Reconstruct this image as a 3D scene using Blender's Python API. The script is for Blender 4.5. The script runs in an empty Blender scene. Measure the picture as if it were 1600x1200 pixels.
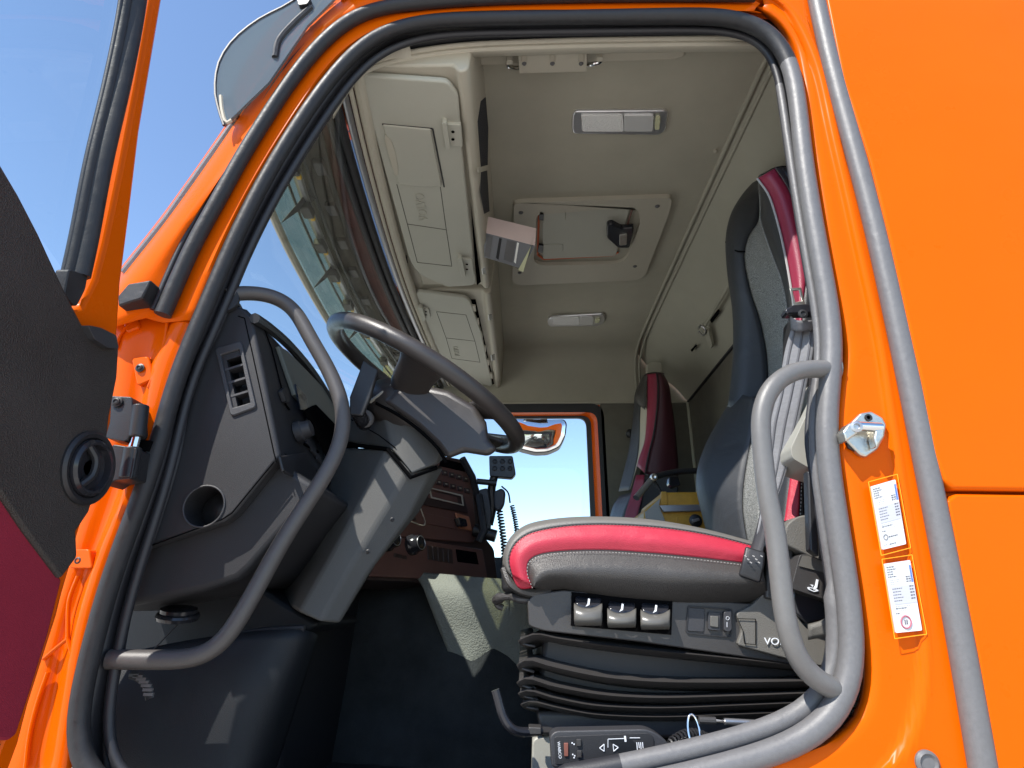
import bpy, bmesh, math, random
from mathutils import Vector, Matrix
random.seed(7)
R = math.radians
V = Vector
sc = bpy.context.scene
COL = sc.collection

# ------------------------------------------------------------------ camera, sky, sun, exposure
TH, YAW, F = R(20.35), R(1.0), 930.0
FW = V((-math.sin(YAW) * math.cos(TH), math.cos(YAW) * math.cos(TH), math.sin(TH)))
RT = V((math.cos(YAW), math.sin(YAW), 0))
UP = RT.cross(FW)
cam_d = bpy.data.cameras.new('camera')
cam = bpy.data.objects.new('camera', cam_d)
COL.objects.link(cam)
cam.matrix_world = Matrix(((RT.x, UP.x, -FW.x, 0), (RT.y, UP.y, -FW.y, 0), (RT.z, UP.z, -FW.z, 0), (0, 0, 0, 1)))
cam_d.sensor_width = 36
cam_d.lens = F / 1600 * 36
cam_d.clip_start = 0.02
cam_d.clip_end = 5000
sc.camera = cam

SUN = V((-0.42, -0.46, 0.80)).normalized()      # towards the sun
world = bpy.data.worlds.new('World')
sc.world = world
world.use_nodes = True
wn = world.node_tree.nodes
wl = world.node_tree.links
bg = wn['Background']
sky = wn.new('ShaderNodeTexSky')
sky.sky_type = 'NISHITA'
sky.sun_disc = False
sky.sun_elevation = math.asin(SUN.z)
sky.sun_rotation = math.atan2(SUN.x, SUN.y)
sky.altitude = 1500
sky.air_density = 1.1
sky.dust_density = 0.0
sky.ozone_density = 2.0
wl.new(sky.outputs[0], bg.inputs[0])
bg.inputs[1].default_value = 0.15
sun_d = bpy.data.lights.new('sun', 'SUN')
sun = bpy.data.objects.new('sun', sun_d)
COL.objects.link(sun)
sun_d.energy = 4.0
sun_d.angle = R(0.5)
sun_d.color = (1.0, 0.955, 0.88)
sun.rotation_euler = SUN.to_track_quat('Z', 'Y').to_euler()
sc.view_settings.view_transform = 'Standard'
sc.view_settings.look = 'None'
sc.view_settings.gamma = 1.0
sc.view_settings.use_curve_mapping = False
sc.view_settings.exposure = 0.95
try:
    sc.cycles.max_bounces = 12
    sc.cycles.diffuse_bounces = 6
    sc.cycles.use_denoising = True
except Exception:
    pass

# ------------------------------------------------------------------ materials
def mat(name, col, rough=0.5, metal=0.0, bump=0.0, bscale=300.0, coat=0.0, var=0.0, vscale=6.0, spec=0.5,
        noise='noise', rvar=0.0, stretch=None, dist=0.001, wr=0.0, wscale=10.0, wdist=0.01):
    m = bpy.data.materials.new(name)
    m.use_nodes = True
    nt = m.node_tree
    p = nt.nodes['Principled BSDF']
    p.inputs['Base Color'].default_value = (*col, 1)
    p.inputs['Roughness'].default_value = rough
    p.inputs['Metallic'].default_value = metal
    p.inputs['Coat Weight'].default_value = coat
    p.inputs['Coat Roughness'].default_value = 0.06
    p.inputs['Specular IOR Level'].default_value = spec
    tc = nt.nodes.new('ShaderNodeTexCoord')
    src = tc.outputs['Object']
    if stretch:
        mp = nt.nodes.new('ShaderNodeMapping')
        mp.inputs['Scale'].default_value = stretch
        nt.links.new(src, mp.inputs[0])
        src = mp.outputs[0]
    if bump:
        if noise == 'voronoi':
            n = nt.nodes.new('ShaderNodeTexVoronoi')
            n.inputs['Scale'].default_value = bscale
            h = n.outputs['Distance']
        else:
            n = nt.nodes.new('ShaderNodeTexNoise')
            n.inputs['Scale'].default_value = bscale
            n.inputs['Detail'].default_value = 2
            h = n.outputs[0]
        nt.links.new(src, n.inputs['Vector'])
        b = nt.nodes.new('ShaderNodeBump')
        b.inputs['Strength'].default_value = bump
        b.inputs['Distance'].default_value = dist
        nt.links.new(h, b.inputs['Height'])
        nt.links.new(b.outputs[0], p.inputs['Normal'])
    if wr:
        nw = nt.nodes.new('ShaderNodeTexNoise')
        nw.inputs['Scale'].default_value = wscale
        nw.inputs['Detail'].default_value = 3
        nw.inputs['Distortion'].default_value = 0.6
        nt.links.new(src, nw.inputs['Vector'])
        bw = nt.nodes.new('ShaderNodeBump')
        bw.inputs['Strength'].default_value = wr
        bw.inputs['Distance'].default_value = wdist
        nt.links.new(nw.outputs[0], bw.inputs['Height'])
        if bump: nt.links.new(bw.outputs[0], b.inputs['Normal'])
        else: nt.links.new(bw.outputs[0], p.inputs['Normal'])
    if var or rvar:
        n2 = nt.nodes.new('ShaderNodeTexNoise')
        n2.inputs['Scale'].default_value = vscale
        n2.inputs['Detail'].default_value = 6
        n2.inputs['Roughness'].default_value = 0.65
        nt.links.new(src, n2.inputs['Vector'])
        if var:
            mr = nt.nodes.new('ShaderNodeMapRange')
            mr.inputs[1].default_value = 0.3
            mr.inputs[2].default_value = 0.7
            mr.inputs[3].default_value = 1 - var
            mr.inputs[4].default_value = 1 + var
            nt.links.new(n2.outputs[0], mr.inputs[0])
            mx = nt.nodes.new('ShaderNodeVectorMath')
            mx.operation = 'SCALE'
            mx.inputs[0].default_value = col
            nt.links.new(mr.outputs[0], mx.inputs['Scale'])
            nt.links.new(mx.outputs[0], p.inputs['Base Color'])
        if rvar:
            mr2 = nt.nodes.new('ShaderNodeMapRange')
            mr2.inputs[1].default_value = 0.3
            mr2.inputs[2].default_value = 0.7
            mr2.inputs[3].default_value = max(0.02, rough - rvar)
            mr2.inputs[4].default_value = min(1, rough + rvar)
            nt.links.new(n2.outputs[0], mr2.inputs[0])
            nt.links.new(mr2.outputs[0], p.inputs['Roughness'])
    return m

def glass(name, tint, refl=1.0, ior=1.45, body=None, amount=0.0):
    m = bpy.data.materials.new(name)
    m.use_nodes = True
    nt = m.node_tree
    nt.nodes.clear()
    o = nt.nodes.new('ShaderNodeOutputMaterial')
    tr = nt.nodes.new('ShaderNodeBsdfTransparent')
    tr.inputs[0].default_value = (*tint, 1)
    gl = nt.nodes.new('ShaderNodeBsdfGlossy')
    gl.inputs['Roughness'].default_value = 0.02
    gl.inputs[0].default_value = (refl, refl, refl, 1)
    lw_ = nt.nodes.new('ShaderNodeLayerWeight')
    lw_.inputs[0].default_value = 0.5
    pw = nt.nodes.new('ShaderNodeMath'); pw.operation = 'POWER'; pw.inputs[1].default_value = 4.0
    fr = nt.nodes.new('ShaderNodeMath'); fr.operation = 'MULTIPLY_ADD'
    fr.inputs[1].default_value = 0.6; fr.inputs[2].default_value = (ior - 1) ** 2 / (ior + 1) ** 2
    nt.links.new(lw_.outputs['Facing'], pw.inputs[0])
    nt.links.new(pw.outputs[0], fr.inputs[0])
    mx = nt.nodes.new('ShaderNodeMixShader')
    nt.links.new(fr.outputs[0], mx.inputs[0])
    if body:
        df = nt.nodes.new('ShaderNodeBsdfDiffuse'); df.inputs[0].default_value = (*body, 1)
        m2 = nt.nodes.new('ShaderNodeMixShader'); m2.inputs[0].default_value = amount
        nt.links.new(tr.outputs[0], m2.inputs[1]); nt.links.new(df.outputs[0], m2.inputs[2])
        nt.links.new(m2.outputs[0], mx.inputs[1])
    else:
        nt.links.new(tr.outputs[0], mx.inputs[1])
    nt.links.new(gl.outputs[0], mx.inputs[2])
    nt.links.new(mx.outputs[0], o.inputs[0])
    return m

M = {}
M['orange'] = mat('orange_paint', (0.66, 0.100, 0.0005), 0.3, wr=.25, wscale=2.2, wdist=.02, rvar=.06, coat=0.0, spec=.22, bump=0.03, bscale=900, var=0.02, vscale=3)
M['orange_in'] = mat('orange_paint_inner', (0.66, 0.095, 0.0005), 0.26, spec=.3, coat=0.15, bump=0.05, bscale=40, var=0.03, vscale=8)
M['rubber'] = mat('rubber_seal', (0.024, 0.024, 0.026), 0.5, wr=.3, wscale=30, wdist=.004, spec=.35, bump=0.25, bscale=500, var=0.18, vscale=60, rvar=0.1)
M['rubber_grey'] = mat('grey_and_sunlit_rubber', (0.125, 0.122, 0.124), 0.45, wr=.3, wscale=26, wdist=.004, bump=0.3, bscale=900, var=0.08, vscale=160, rvar=0.05)  # grey rubber; on the door seal this tone paints its sunlit length
M['rubber_dark'] = mat('dark_rubber', (0.022, 0.022, 0.026), 0.5, bump=0.2, bscale=400)
M['bar'] = mat('painted_tube', (0.072, 0.065, 0.062), 0.42, bump=0.35, bscale=900, var=0.06, vscale=90)
M['dash'] = mat('dash_plastic', (0.023, 0.023, 0.0255), 0.5, spec=.35, bump=0.5, bscale=900, var=0.05, vscale=12)
M['dash2'] = mat('dash_plastic_light', (0.035, 0.035, 0.039), 0.5, bump=0.5, bscale=900, var=0.05, vscale=12)
M['column'] = mat('column_plastic', (0.078, 0.078, 0.075), 0.65, spec=.35, bump=0.7, bscale=800, var=0.04, vscale=12)
M['wheel'] = mat('wheel_plastic', (0.038, 0.033, 0.031), 0.38, bump=0.3, bscale=700, var=0.1, vscale=20, rvar=0.08)
M['black'] = mat('black_plastic', (0.016, 0.016, 0.018), 0.42, bump=0.3, bscale=700)
M['hole'] = mat('dark_recess', (0.004, 0.004, 0.0045), 0.9, spec=0.0)
M['gloss'] = mat('gloss_black', (0.02, 0.02, 0.024), 0.16)
M['brown'] = mat('console_plastic', (0.14, 0.066, 0.054), 0.42, bump=0.2, bscale=700, var=0.08, vscale=14)
M['brown_d'] = mat('console_dark', (0.045, 0.027, 0.025), 0.4)
M['beige'] = mat('beige_plastic', (0.47, 0.435, 0.35), 0.6, bump=0.35, bscale=900, var=0.03, vscale=5)
M['beige_door'] = mat('locker_plastic', (0.45, 0.44, 0.37), 0.55, bump=0.4, bscale=900, var=0.02, vscale=5)
M['lining'] = mat('roof_lining_cloth', (0.43, 0.405, 0.325), 0.9, bump=0.6, bscale=1200, var=0.07, vscale=3.5, spec=0.2)
M['lining2'] = mat('rear_lining', (0.40, 0.385, 0.31), 0.8, bump=0.6, bscale=900, var=0.04, vscale=6, spec=0.2)
M['carpet'] = mat('grey_trim_cloth', (0.15, 0.14, 0.115), 0.9, bump=0.7, bscale=900, var=0.1, vscale=9, spec=0.2)
M['seam'] = mat('seam_shadow_gap', (0.10, 0.095, 0.08), 0.8)
M['satin'] = mat('satin_bezel', (0.75, 0.75, 0.76), 0.28, metal=.8)
M['chrome'] = mat('chrome', (0.75, 0.75, 0.75), 0.12, metal=1)
M['steel'] = mat('zinc_steel', (0.56, 0.54, 0.48), 0.30, metal=0.9, bump=0.3, bscale=250, var=0.12, vscale=60)
M['alu'] = mat('aluminium', (0.45, 0.45, 0.46), 0.35, metal=0.85, bump=0.2, bscale=300)
M['leather'] = mat('grey_leatherette', (0.046, 0.042, 0.039), 0.42, wr=.35, wscale=7, wdist=.014, bump=0.5, bscale=650, noise='voronoi', var=0.06, vscale=10)
M['leather_l'] = mat('piping_leatherette', (0.135, 0.128, 0.118), 0.45, bump=0.4, bscale=650, noise='voronoi')
M['navy'] = mat('slate_leatherette', (0.034, 0.036, 0.040), 0.45, wr=.4, wscale=9, wdist=.012, bump=0.4, bscale=650, noise='voronoi', var=0.05, vscale=10)
M['char'] = mat('charcoal_leatherette', (0.030, 0.031, 0.034), 0.42, bump=0.4, bscale=650, noise='voronoi', var=0.05, vscale=10)
M['red'] = mat('crimson_leatherette', (0.42, 0.022, 0.046), 0.45, wr=.35, wscale=9, wdist=.012, bump=0.35, bscale=650, noise='voronoi', var=0.06, vscale=18)
M['maroon'] = mat('maroon_leatherette', (0.24, 0.020, 0.048), 0.42, bump=0.35, bscale=650, noise='voronoi', var=0.05, vscale=18)
M['stitch'] = mat('pale_thread', (0.36, 0.35, 0.34), 0.7)
M['tunnel'] = mat('moulded_floor_vinyl', (0.20, 0.207, 0.183), 0.75, bump=0.9, bscale=240, noise='voronoi', var=0.12, vscale=6, dist=0.0015, spec=0.2)
M['floor'] = mat('dark_floor_mat', (0.030, 0.033, 0.035), 0.85, spec=.2, bump=0.9, bscale=200, var=0.35, vscale=7, wr=.6, wscale=5, wdist=.02, noise='voronoi')
M['kick'] = mat('kick_plastic', (0.009, 0.0105, 0.013), 0.5, spec=.3, bump=0.5, bscale=800, var=0.05, vscale=10)
M['base'] = mat('seat_base_plastic', (0.042, 0.039, 0.038), 0.4, bump=0.4, bscale=700, var=0.06, vscale=14)
M['base_grey'] = mat('grained_grey_plastic', (0.125, 0.118, 0.105), 0.6, bump=0.7, bscale=750, noise='voronoi', var=0.05, vscale=14, dist=0.0008)
M['toggle'] = mat('satin_toggle', (0.11, 0.105, 0.095), 0.32)
M['belt'] = mat('belt_webbing', (0.20, 0.20, 0.21), 0.7, bump=0.8, bscale=500, var=0.12, vscale=40, stretch=(1, 1, 5))
M['beltline'] = mat('belt_dark_stripe', (0.10, 0.10, 0.11), 0.7)
M['belt_d'] = mat('dark_webbing', (0.03, 0.03, 0.035), 0.7, bump=0.8, bscale=500)
M['greybox'] = mat('grey_cover_plastic', (0.30, 0.295, 0.26), 0.5, bump=0.3, bscale=700)
M['yellow'] = mat('yellow_toolbox', (0.52, 0.27, 0.025), 0.5, bump=0.3, bscale=90, var=0.18, vscale=25)
M['pink'] = mat('pale_pink_card', (0.62, 0.50, 0.47), 0.7, var=0.03, vscale=20)
M['greyprint'] = mat('grey_printed_card', (0.17, 0.175, 0.19), 0.6)
M['page'] = mat('yellowed_page', (0.60, 0.60, 0.38), 0.8)
M['white'] = mat('white_label', (0.62, 0.62, 0.62), 0.5, spec=.3)
M['ink'] = mat('grey_ink', (0.10, 0.10, 0.12), 0.6)
M['blueink'] = mat('blue_ink', (0.05, 0.16, 0.62), 0.6)
M['redink'] = mat('red_ink', (0.55, 0.04, 0.08), 0.6)
M['yelline'] = mat('yellow_outline', (1.0, 0.36, 0.01), 0.4)
M['symbol'] = mat('pale_symbol', (0.72, 0.74, 0.78), 0.5)
M['amber'] = mat('amber_button', (0.55, 0.13, 0.03), 0.3)
M['pad'] = mat('grey_tint_band', (0.38, 0.40, 0.36), 0.45)
M['seal_red'] = mat('brick_red_header', (0.11, 0.035, 0.026), 0.5, bump=0.2, bscale=200, var=0.25, vscale=14)
M['clip'] = mat('yellow_connector', (0.75, 0.45, 0.03), 0.4)
M['mirror'] = mat('mirror_glass', (0.9, 0.9, 0.9), 0.02, metal=1)
M['tan'] = mat('tan_strip', (0.42, 0.38, 0.30), 0.7)
M['lens'] = mat('ribbed_lens', (0.85, 0.85, 0.82), 0.25, metal=0.0, bump=0.8, bscale=260, noise='voronoi', dist=0.002)
M['lens2'] = mat('clear_lens', (0.72, 0.72, 0.70), 0.12, metal=0.2, bump=0.6, bscale=120)
M['ground'] = mat('pale_concrete', (0.50, 0.46, 0.40), 0.9, bump=0.5, bscale=30, var=0.25, vscale=0.6, dist=0.01)
M['glass'] = glass('clear_glass', (0.93, 0.96, 0.95))
M['wind'] = glass('windscreen_glass', (0.90, 0.95, 0.93), ior=1.25)
M['smoke2'] = glass('smoked_end_panel', (0.55, 0.52, 0.42), ior=1.4, body=(.17, .21, .24), amount=.5)
M['smoke'] = glass('smoked_acrylic', (0.66, 0.66, 0.52), ior=1.5)

for k in ('orange', 'orange_in'):
    M[k].node_tree.nodes['Principled BSDF'].inputs['IOR'].default_value = 1.27

def speckle():
    m = mat('speckled_cloth', (0.1, 0.1, 0.1), 0.9, spec=0.2, bump=1.0, bscale=700, dist=0.002)
    nt = m.node_tree
    n = nt.nodes.new('ShaderNodeTexNoise')
    n.inputs['Scale'].default_value = 620
    n.inputs['Detail'].default_value = 3
    tc = [x for x in nt.nodes if x.type == 'TEX_COORD'][0]
    nt.links.new(tc.outputs['Object'], n.inputs['Vector'])
    cr = nt.nodes.new('ShaderNodeValToRGB')
    cr.color_ramp.elements[0].position = 0.42
    cr.color_ramp.elements[0].color = (0.08, 0.084, 0.082, 1)
    cr.color_ramp.elements[1].position = 0.60
    cr.color_ramp.elements[1].color = (0.40, 0.40, 0.38, 1)
    nt.links.new(n.outputs[0], cr.inputs[0])
    nt.links.new(cr.outputs[0], nt.nodes['Principled BSDF'].inputs['Base Color'])
    return m
M['cloth'] = speckle()

# ------------------------------------------------------------------ rays and planes (the photo's outlines put on real planes)
def ray(px, py):
    return FW + RT * ((px - 800) / F) + UP * ((600 - py) / F)
class Plane:
    def __init__(s, p, n):
        s.p, s.n = V(p), V(n).normalized()
        if s.n.dot(-s.p) < 0:
            s.n = -s.n
    def __call__(s, px, py, off=0.0):
        d = ray(px, py)
        return d * ((s.p + s.n * off).dot(s.n) / d.dot(s.n))
def PY(y): return Plane((0, y, 0), (0, 1, 0))
def PZ(z): return Plane((0, 0, z), (0, 0, 1))
def PX(x): return Plane((x, 0, 0), (1, 0, 0))
def P3(a, b, c):
    a, b, c = V(a), V(b), V(c)
    return Plane(a, (b - a).cross(c - a))
def W(px, py, Y):
    d = ray(px, py)
    return d * (Y / d.y)
def WL(lst, Y=None):
    return [W(p[0], p[1], p[2] if len(p) > 2 else Y) for p in lst]

def catmull(pts, n, closed=False):
    pts = [V(p) for p in pts]
    k = len(pts)
    if k == 2 and not closed:
        return [pts[0].lerp(pts[1], i / (n - 1)) for i in range(n)]
    dense = []
    segs = k if closed else k - 1
    sub = 10
    for i in range(segs):
        if closed:
            p0, p1, p2, p3 = pts[(i - 1) % k], pts[i], pts[(i + 1) % k], pts[(i + 2) % k]
        else:
            p1, p2 = pts[i], pts[i + 1]
            p0 = pts[i - 1] if i > 0 else p1 * 2 - p2
            p3 = pts[i + 2] if i + 2 < k else p2 * 2 - p1
        # centripetal-ish
        for j in range(sub):
            t = j / sub
            t2, t3 = t * t, t * t * t
            d1 = (p2 - p0) * 0.5
            d2 = (p3 - p1) * 0.5
            L = (p2 - p1).length
            if d1.length > L: d1 = d1 * (L / d1.length)
            if d2.length > L: d2 = d2 * (L / d2.length)
            dense.append(p1 * (2 * t3 - 3 * t2 + 1) + d1 * (t3 - 2 * t2 + t) + p2 * (-2 * t3 + 3 * t2) + d2 * (t3 - t2))
    if closed:
        dense.append(pts[0].copy())
    else:
        dense.append(pts[-1].copy())
    cum = [0.0]
    for a, b in zip(dense, dense[1:]):
        cum.append(cum[-1] + (b - a).length)
    tot = cum[-1]
    out = []
    j = 0
    cnt = n if not closed else n + 1
    for i in range(cnt):
        s = tot * i / (cnt - 1)
        while j < len(cum) - 2 and cum[j + 1] < s:
            j += 1
        d = cum[j + 1] - cum[j]
        out.append(dense[j].lerp(dense[j + 1], 0 if d == 0 else (s - cum[j]) / d))
    return out[:-1] if closed else out

def rpoly(pts, r, seg=4):
    """round the corners of a 2D or 3D polygon"""
    pts = [V(p) if len(p) == 3 else V((p[0], p[1], 0)) for p in pts]
    out = []
    n = len(pts)
    for i in range(n):
        a, b, c = pts[i - 1], pts[i], pts[(i + 1) % n]
        rr = r[i] if isinstance(r, (list, tuple)) else r
        d1, d2 = (a - b), (c - b)
        q = min(rr, d1.length * 0.48, d2.length * 0.48)
        if q <= 1e-6:
            out.append(b)
            continue
        p1, p2 = b + d1.normalized() * q, b + d2.normalized() * q
        for j in range(seg + 1):
            t = j / seg
            out.append(p1 * (1 - t) ** 2 + b * 2 * t * (1 - t) + p2 * t * t)
    return out
def r2(pts, r, seg=4):
    return [(p.x, p.y) for p in rpoly(pts, r, seg)]

def relax(pts, it=6, closed=True):
    n = len(pts)
    for _ in range(it):
        q = [p.copy() for p in pts]
        for i in range(n):
            if not closed and i in (0, n - 1):
                continue
            q[i] = pts[i] * .5 + (pts[i - 1] + pts[(i + 1) % n]) * .25
        pts = q
    return pts

class MB:
    def __init__(s):
        s.v, s.f = [], []
        s.rx = 0
    def add(s, vs, fs):
        o = len(s.v)
        s.v += [V(x) for x in vs]
        s.f += [tuple(i + o for i in f) for f in fs]
        return s
    def box(s, a, b):
        x0, y0, z0 = a; x1, y1, z1 = b
        vs = [(x0, y0, z0), (x1, y0, z0), (x1, y1, z0), (x0, y1, z0), (x0, y0, z1), (x1, y0, z1), (x1, y1, z1), (x0, y1, z1)]
        return s.add(vs, [(0, 3, 2, 1), (4, 5, 6, 7), (0, 1, 5, 4), (1, 2, 6, 5), (2, 3, 7, 6), (3, 0, 4, 7)])
    def prism(s, poly, ext):
        """poly: 3D points; ext: vector"""
        n = len(poly); ext = V(ext)
        vs = list(poly) + [V(p) + ext for p in poly]
        fs = [tuple(range(n))[::-1], tuple(range(n, 2 * n))] + [(i, (i + 1) % n, n + (i + 1) % n, n + i) for i in range(n)]
        return s.add(vs, fs)
    def slab(s, pl, poly, back, proud=0.0):
        """pixel polygon on a plane; extends back behind it, proud in front"""
        base = [pl(p[0], p[1], proud) for p in poly]
        return s.prism(base, -pl.n * (back + proud))
    def ring(s, pl, outer, inner, back, proud=0.0):
        """frame between two pixel polygons of equal count"""
        n = len(outer)
        o = [pl(*p) + pl.n * proud for p in outer]; i_ = [pl(*p) + pl.n * proud for p in inner]
        e = -pl.n * (back + proud)
        vs = o + i_ + [p + e for p in o] + [p + e for p in i_]
        fs = []
        for k in range(n):
            j = (k + 1) % n
            fs += [(k, j, n + j, n + k), (2 * n + k, 3 * n + k, 3 * n + j, 2 * n + j), (k, 2 * n + k, 2 * n + j, j), (n + k, n + j, 3 * n + j, 3 * n + k)]
        return s.add(vs, fs)
    def tube(s, pts, r, seg=12, closed=False, flat=1.0, up=None):
        pts = [V(p) for p in pts]
        n = len(pts)
        rs = r if isinstance(r, (list, tuple)) else [r] * n
        vs, fs = [], []
        T0 = None; N = None
        for i in range(n):
            if closed: t = pts[(i + 1) % n] - pts[i - 1]
            elif i == 0: t = pts[1] - pts[0]
            elif i == n - 1: t = pts[-1] - pts[-2]
            else: t = pts[i + 1] - pts[i - 1]
            t = t.normalized() if t.length > 1e-9 else V((0, 0, 1))
            if up is not None:
                N = V(up) - t * t.dot(V(up))
                N = N.normalized()
            elif N is None:
                a = V((0, 0, 1)) if abs(t.z) < 0.9 else V((1, 0, 0))
                N = (a - t * t.dot(a)).normalized()
            else:
                N = (N - t * t.dot(N)).normalized()
            B = t.cross(N)
            for k in range(seg):
                a = 2 * math.pi * k / seg
                vs.append(pts[i] + N * (math.cos(a) * rs[i] * flat) + B * (math.sin(a) * rs[i]))
        for i in range(n if closed else n - 1):
            j = (i + 1) % n
            for k in range(seg):
                k2 = (k + 1) % seg
                fs.append((i * seg + k, i * seg + k2, j * seg + k2, j * seg + k))
        if not closed:
            fs += [tuple(range(seg))[::-1], tuple((n - 1) * seg + k for k in range(seg))]
        return s.add(vs, fs)
    def cyl(s, a, b, r, seg=20, r2=None):
        return s.tube([a, b], [r, r if r2 is None else r2], seg)
    def lathe(s, c, ax, prof, seg=24):
        """prof: list of (radius, height along ax)"""
        ax = V(ax).normalized(); c = V(c)
        a = V((0, 0, 1)) if abs(ax.z) < 0.9 else V((1, 0, 0))
        N = (a - ax * ax.dot(a)).normalized(); B = ax.cross(N)
        vs, fs = [], []
        for (r, h) in prof:
            for k in range(seg):
                t = 2 * math.pi * k / seg
                vs.append(c + ax * h + N * (math.cos(t) * r) + B * (math.sin(t) * r))
        for i in range(len(prof) - 1):
            for k in range(seg):
                k2 = (k + 1) % seg
                fs.append((i * seg + k, i * seg + k2, (i + 1) * seg + k2, (i + 1) * seg + k))
        fs += [tuple(range(seg))[::-1], tuple((len(prof) - 1) * seg + k for k in range(seg))]
        return s.add(vs, fs)
    def sheet(s, lines, n=24, m=None, closed_u=False):
        """smooth sheet through lines (each a list of 3D points)"""
        rows = [relax(catmull(l, n, closed_u), s.rx, closed_u) for l in lines]
        if m:
            cols = [catmull([r[i] for r in rows], m) for i in range(n)]
            rows = [[cols[i][j] for i in range(n)] for j in range(m)]
        k = len(rows)
        vs = [p for r in rows for p in r]
        fs = []
        for j in range(k - 1):
            for i in range(n if closed_u else n - 1):
                i2 = (i + 1) % n
                fs.append((j * n + i, j * n + i2, (j + 1) * n + i2, (j + 1) * n + i))
        return s.add(vs, fs)
    def loft(s, rings, caps=True):
        k = len(rings[0])
        vs = [p for r in rings for p in r]
        fs = []
        for j in range(len(rings) - 1):
            for i in range(k):
                i2 = (i + 1) % k
                fs.append((j * k + i, j * k + i2, (j + 1) * k + i2, (j + 1) * k + i))
        if caps:
            fs += [tuple(range(k))[::-1], tuple((len(rings) - 1) * k + i for i in range(k))]
        return s.add(vs, fs)
    def build(s, name, m, parent=None, bevel=0.0, bseg=2, smooth=True, solid=0.0, sub=0, angle=35):
        org = wloc(parent) if parent else V((0, 0, 0))
        me = bpy.data.meshes.new(name)
        me.from_pydata([tuple(v - org) for v in s.v], [], s.f)
        bm = bmesh.new(); bm.from_mesh(me)
        if not solid:
            bmesh.ops.recalc_face_normals(bm, faces=bm.faces)
        bm.to_mesh(me); bm.free()
        me.materials.append(M[m] if isinstance(m, str) else m)
        if smooth:
            me.shade_smooth()
        o = bpy.data.objects.new(name, me)
        COL.objects.link(o)
        if parent:
            o.parent = parent
        if solid:
            md = o.modifiers.new('solid', 'SOLIDIFY'); md.thickness = abs(solid); md.offset = -1 if solid > 0 else 1
        if bevel:
            md = o.modifiers.new('bevel', 'BEVEL'); md.width = bevel; md.segments = bseg; md.limit_method = 'ANGLE'; md.angle_limit = R(30)
        if sub:
            md = o.modifiers.new('sub', 'SUBSURF'); md.levels = sub; md.render_levels = sub
        if smooth:
            try:
                me.set_sharp_from_angle(angle=R(angle))
                if bevel:
                    wnm = o.modifiers.new('wn', 'WEIGHTED_NORMAL'); wnm.keep_sharp = True
            except Exception:
                pass
        return o

def cut(o, cutter_mb):
    # a real opening cut through a part
    me = bpy.data.meshes.new('cutter'); me.from_pydata([tuple(v) for v in cutter_mb.v], [], cutter_mb.f)
    bm = bmesh.new(); bm.from_mesh(me); bmesh.ops.recalc_face_normals(bm, faces=bm.faces); bm.to_mesh(me); bm.free()
    c = bpy.data.objects.new('cutter', me); COL.objects.link(c)
    md = o.modifiers.new('cut', 'BOOLEAN'); md.operation = 'DIFFERENCE'; md.object = c; md.solver = 'EXACT'
    bpy.context.view_layer.update()
    nm = bpy.data.meshes.new_from_object(o.evaluated_get(bpy.context.evaluated_depsgraph_get()))
    o.modifiers.clear(); old = o.data; o.data = nm; nm.name = old.name
    bpy.data.objects.remove(c); bpy.data.meshes.remove(me)

def wloc(o):
    p = V((0, 0, 0))
    while o:
        p += o.location
        o = o.parent
    return p
def tag(o, label=None, cat=None, group=None, kind=None):
    if label: o['label'] = label
    if cat: o['category'] = cat
    if group: o['group'] = group
    if kind: o['kind'] = kind
    return o
def thing(name, loc, label, cat, group=None):
    o = bpy.data.objects.new(name, None)
    o.empty_display_size = 0.05
    COL.objects.link(o)
    o.location = loc
    return tag(o, label, cat, group)
def copy_tree(o, parent=None):
    c = o.copy(); COL.objects.link(c)
    if parent: c.parent = parent
    for ch in list(o.children):
        copy_tree(ch, c)
    return c
def text(name, body, org, xd, yd, size, m, parent, ext=0.0004, align='CENTER', squash=1.0):
    cu = bpy.data.curves.new(name, 'FONT')
    cu.body = body; cu.size = size; cu.extrude = ext; cu.align_x = align; cu.align_y = 'CENTER'
    t = bpy.data.objects.new(name + '_tmp', cu); COL.objects.link(t)
    bpy.context.view_layer.update()
    me = bpy.data.meshes.new_from_object(t.evaluated_get(bpy.context.evaluated_depsgraph_get()))
    bpy.data.objects.remove(t)
    xd, yd = V(xd).normalized(), V(yd).normalized()
    zd = xd.cross(yd).normalized()
    pl = wloc(parent)
    for v in me.vertices:
        v.co = V(org) + xd * v.co.x * squash + yd * v.co.y + zd * v.co.z - pl
    me.materials.clear(); me.materials.append(M[m])
    o = bpy.data.objects.new(name, me); COL.objects.link(o); o.parent = parent
    return o
def screw(parent, p, ax, r=0.005, m='black', name='screw'):
    b = MB().lathe(p, ax, [(r * 1.5, 0), (r * 1.5, .0015), (r * 1.05, .0022), (r, .0042), (r * .6, .005), (r * .5, .0035)], 14)
    return b.build(name, m, parent)

Z0 = -1.7      # ground level below the eye
YS = 0.95      # near side of the cab
YP = 3.17      # inner face of the far side

# ------------------------------------------------------------------ ground
g = MB(); g.add([(-1500, -1500, Z0), (1500, -1500, Z0), (1500, 1500, Z0), (-1500, 1500, Z0)], [(0, 1, 2, 3)])
tag(g.build('ground', 'ground'), kind='structure')

# ------------------------------------------------------------------ the cab: shell, pillars, lining
cab = thing('truck_cab', (0, 2.1, -0.5), 'bright orange truck cab seen through its open driver doorway, beige lining inside', 'truck cab')

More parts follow.
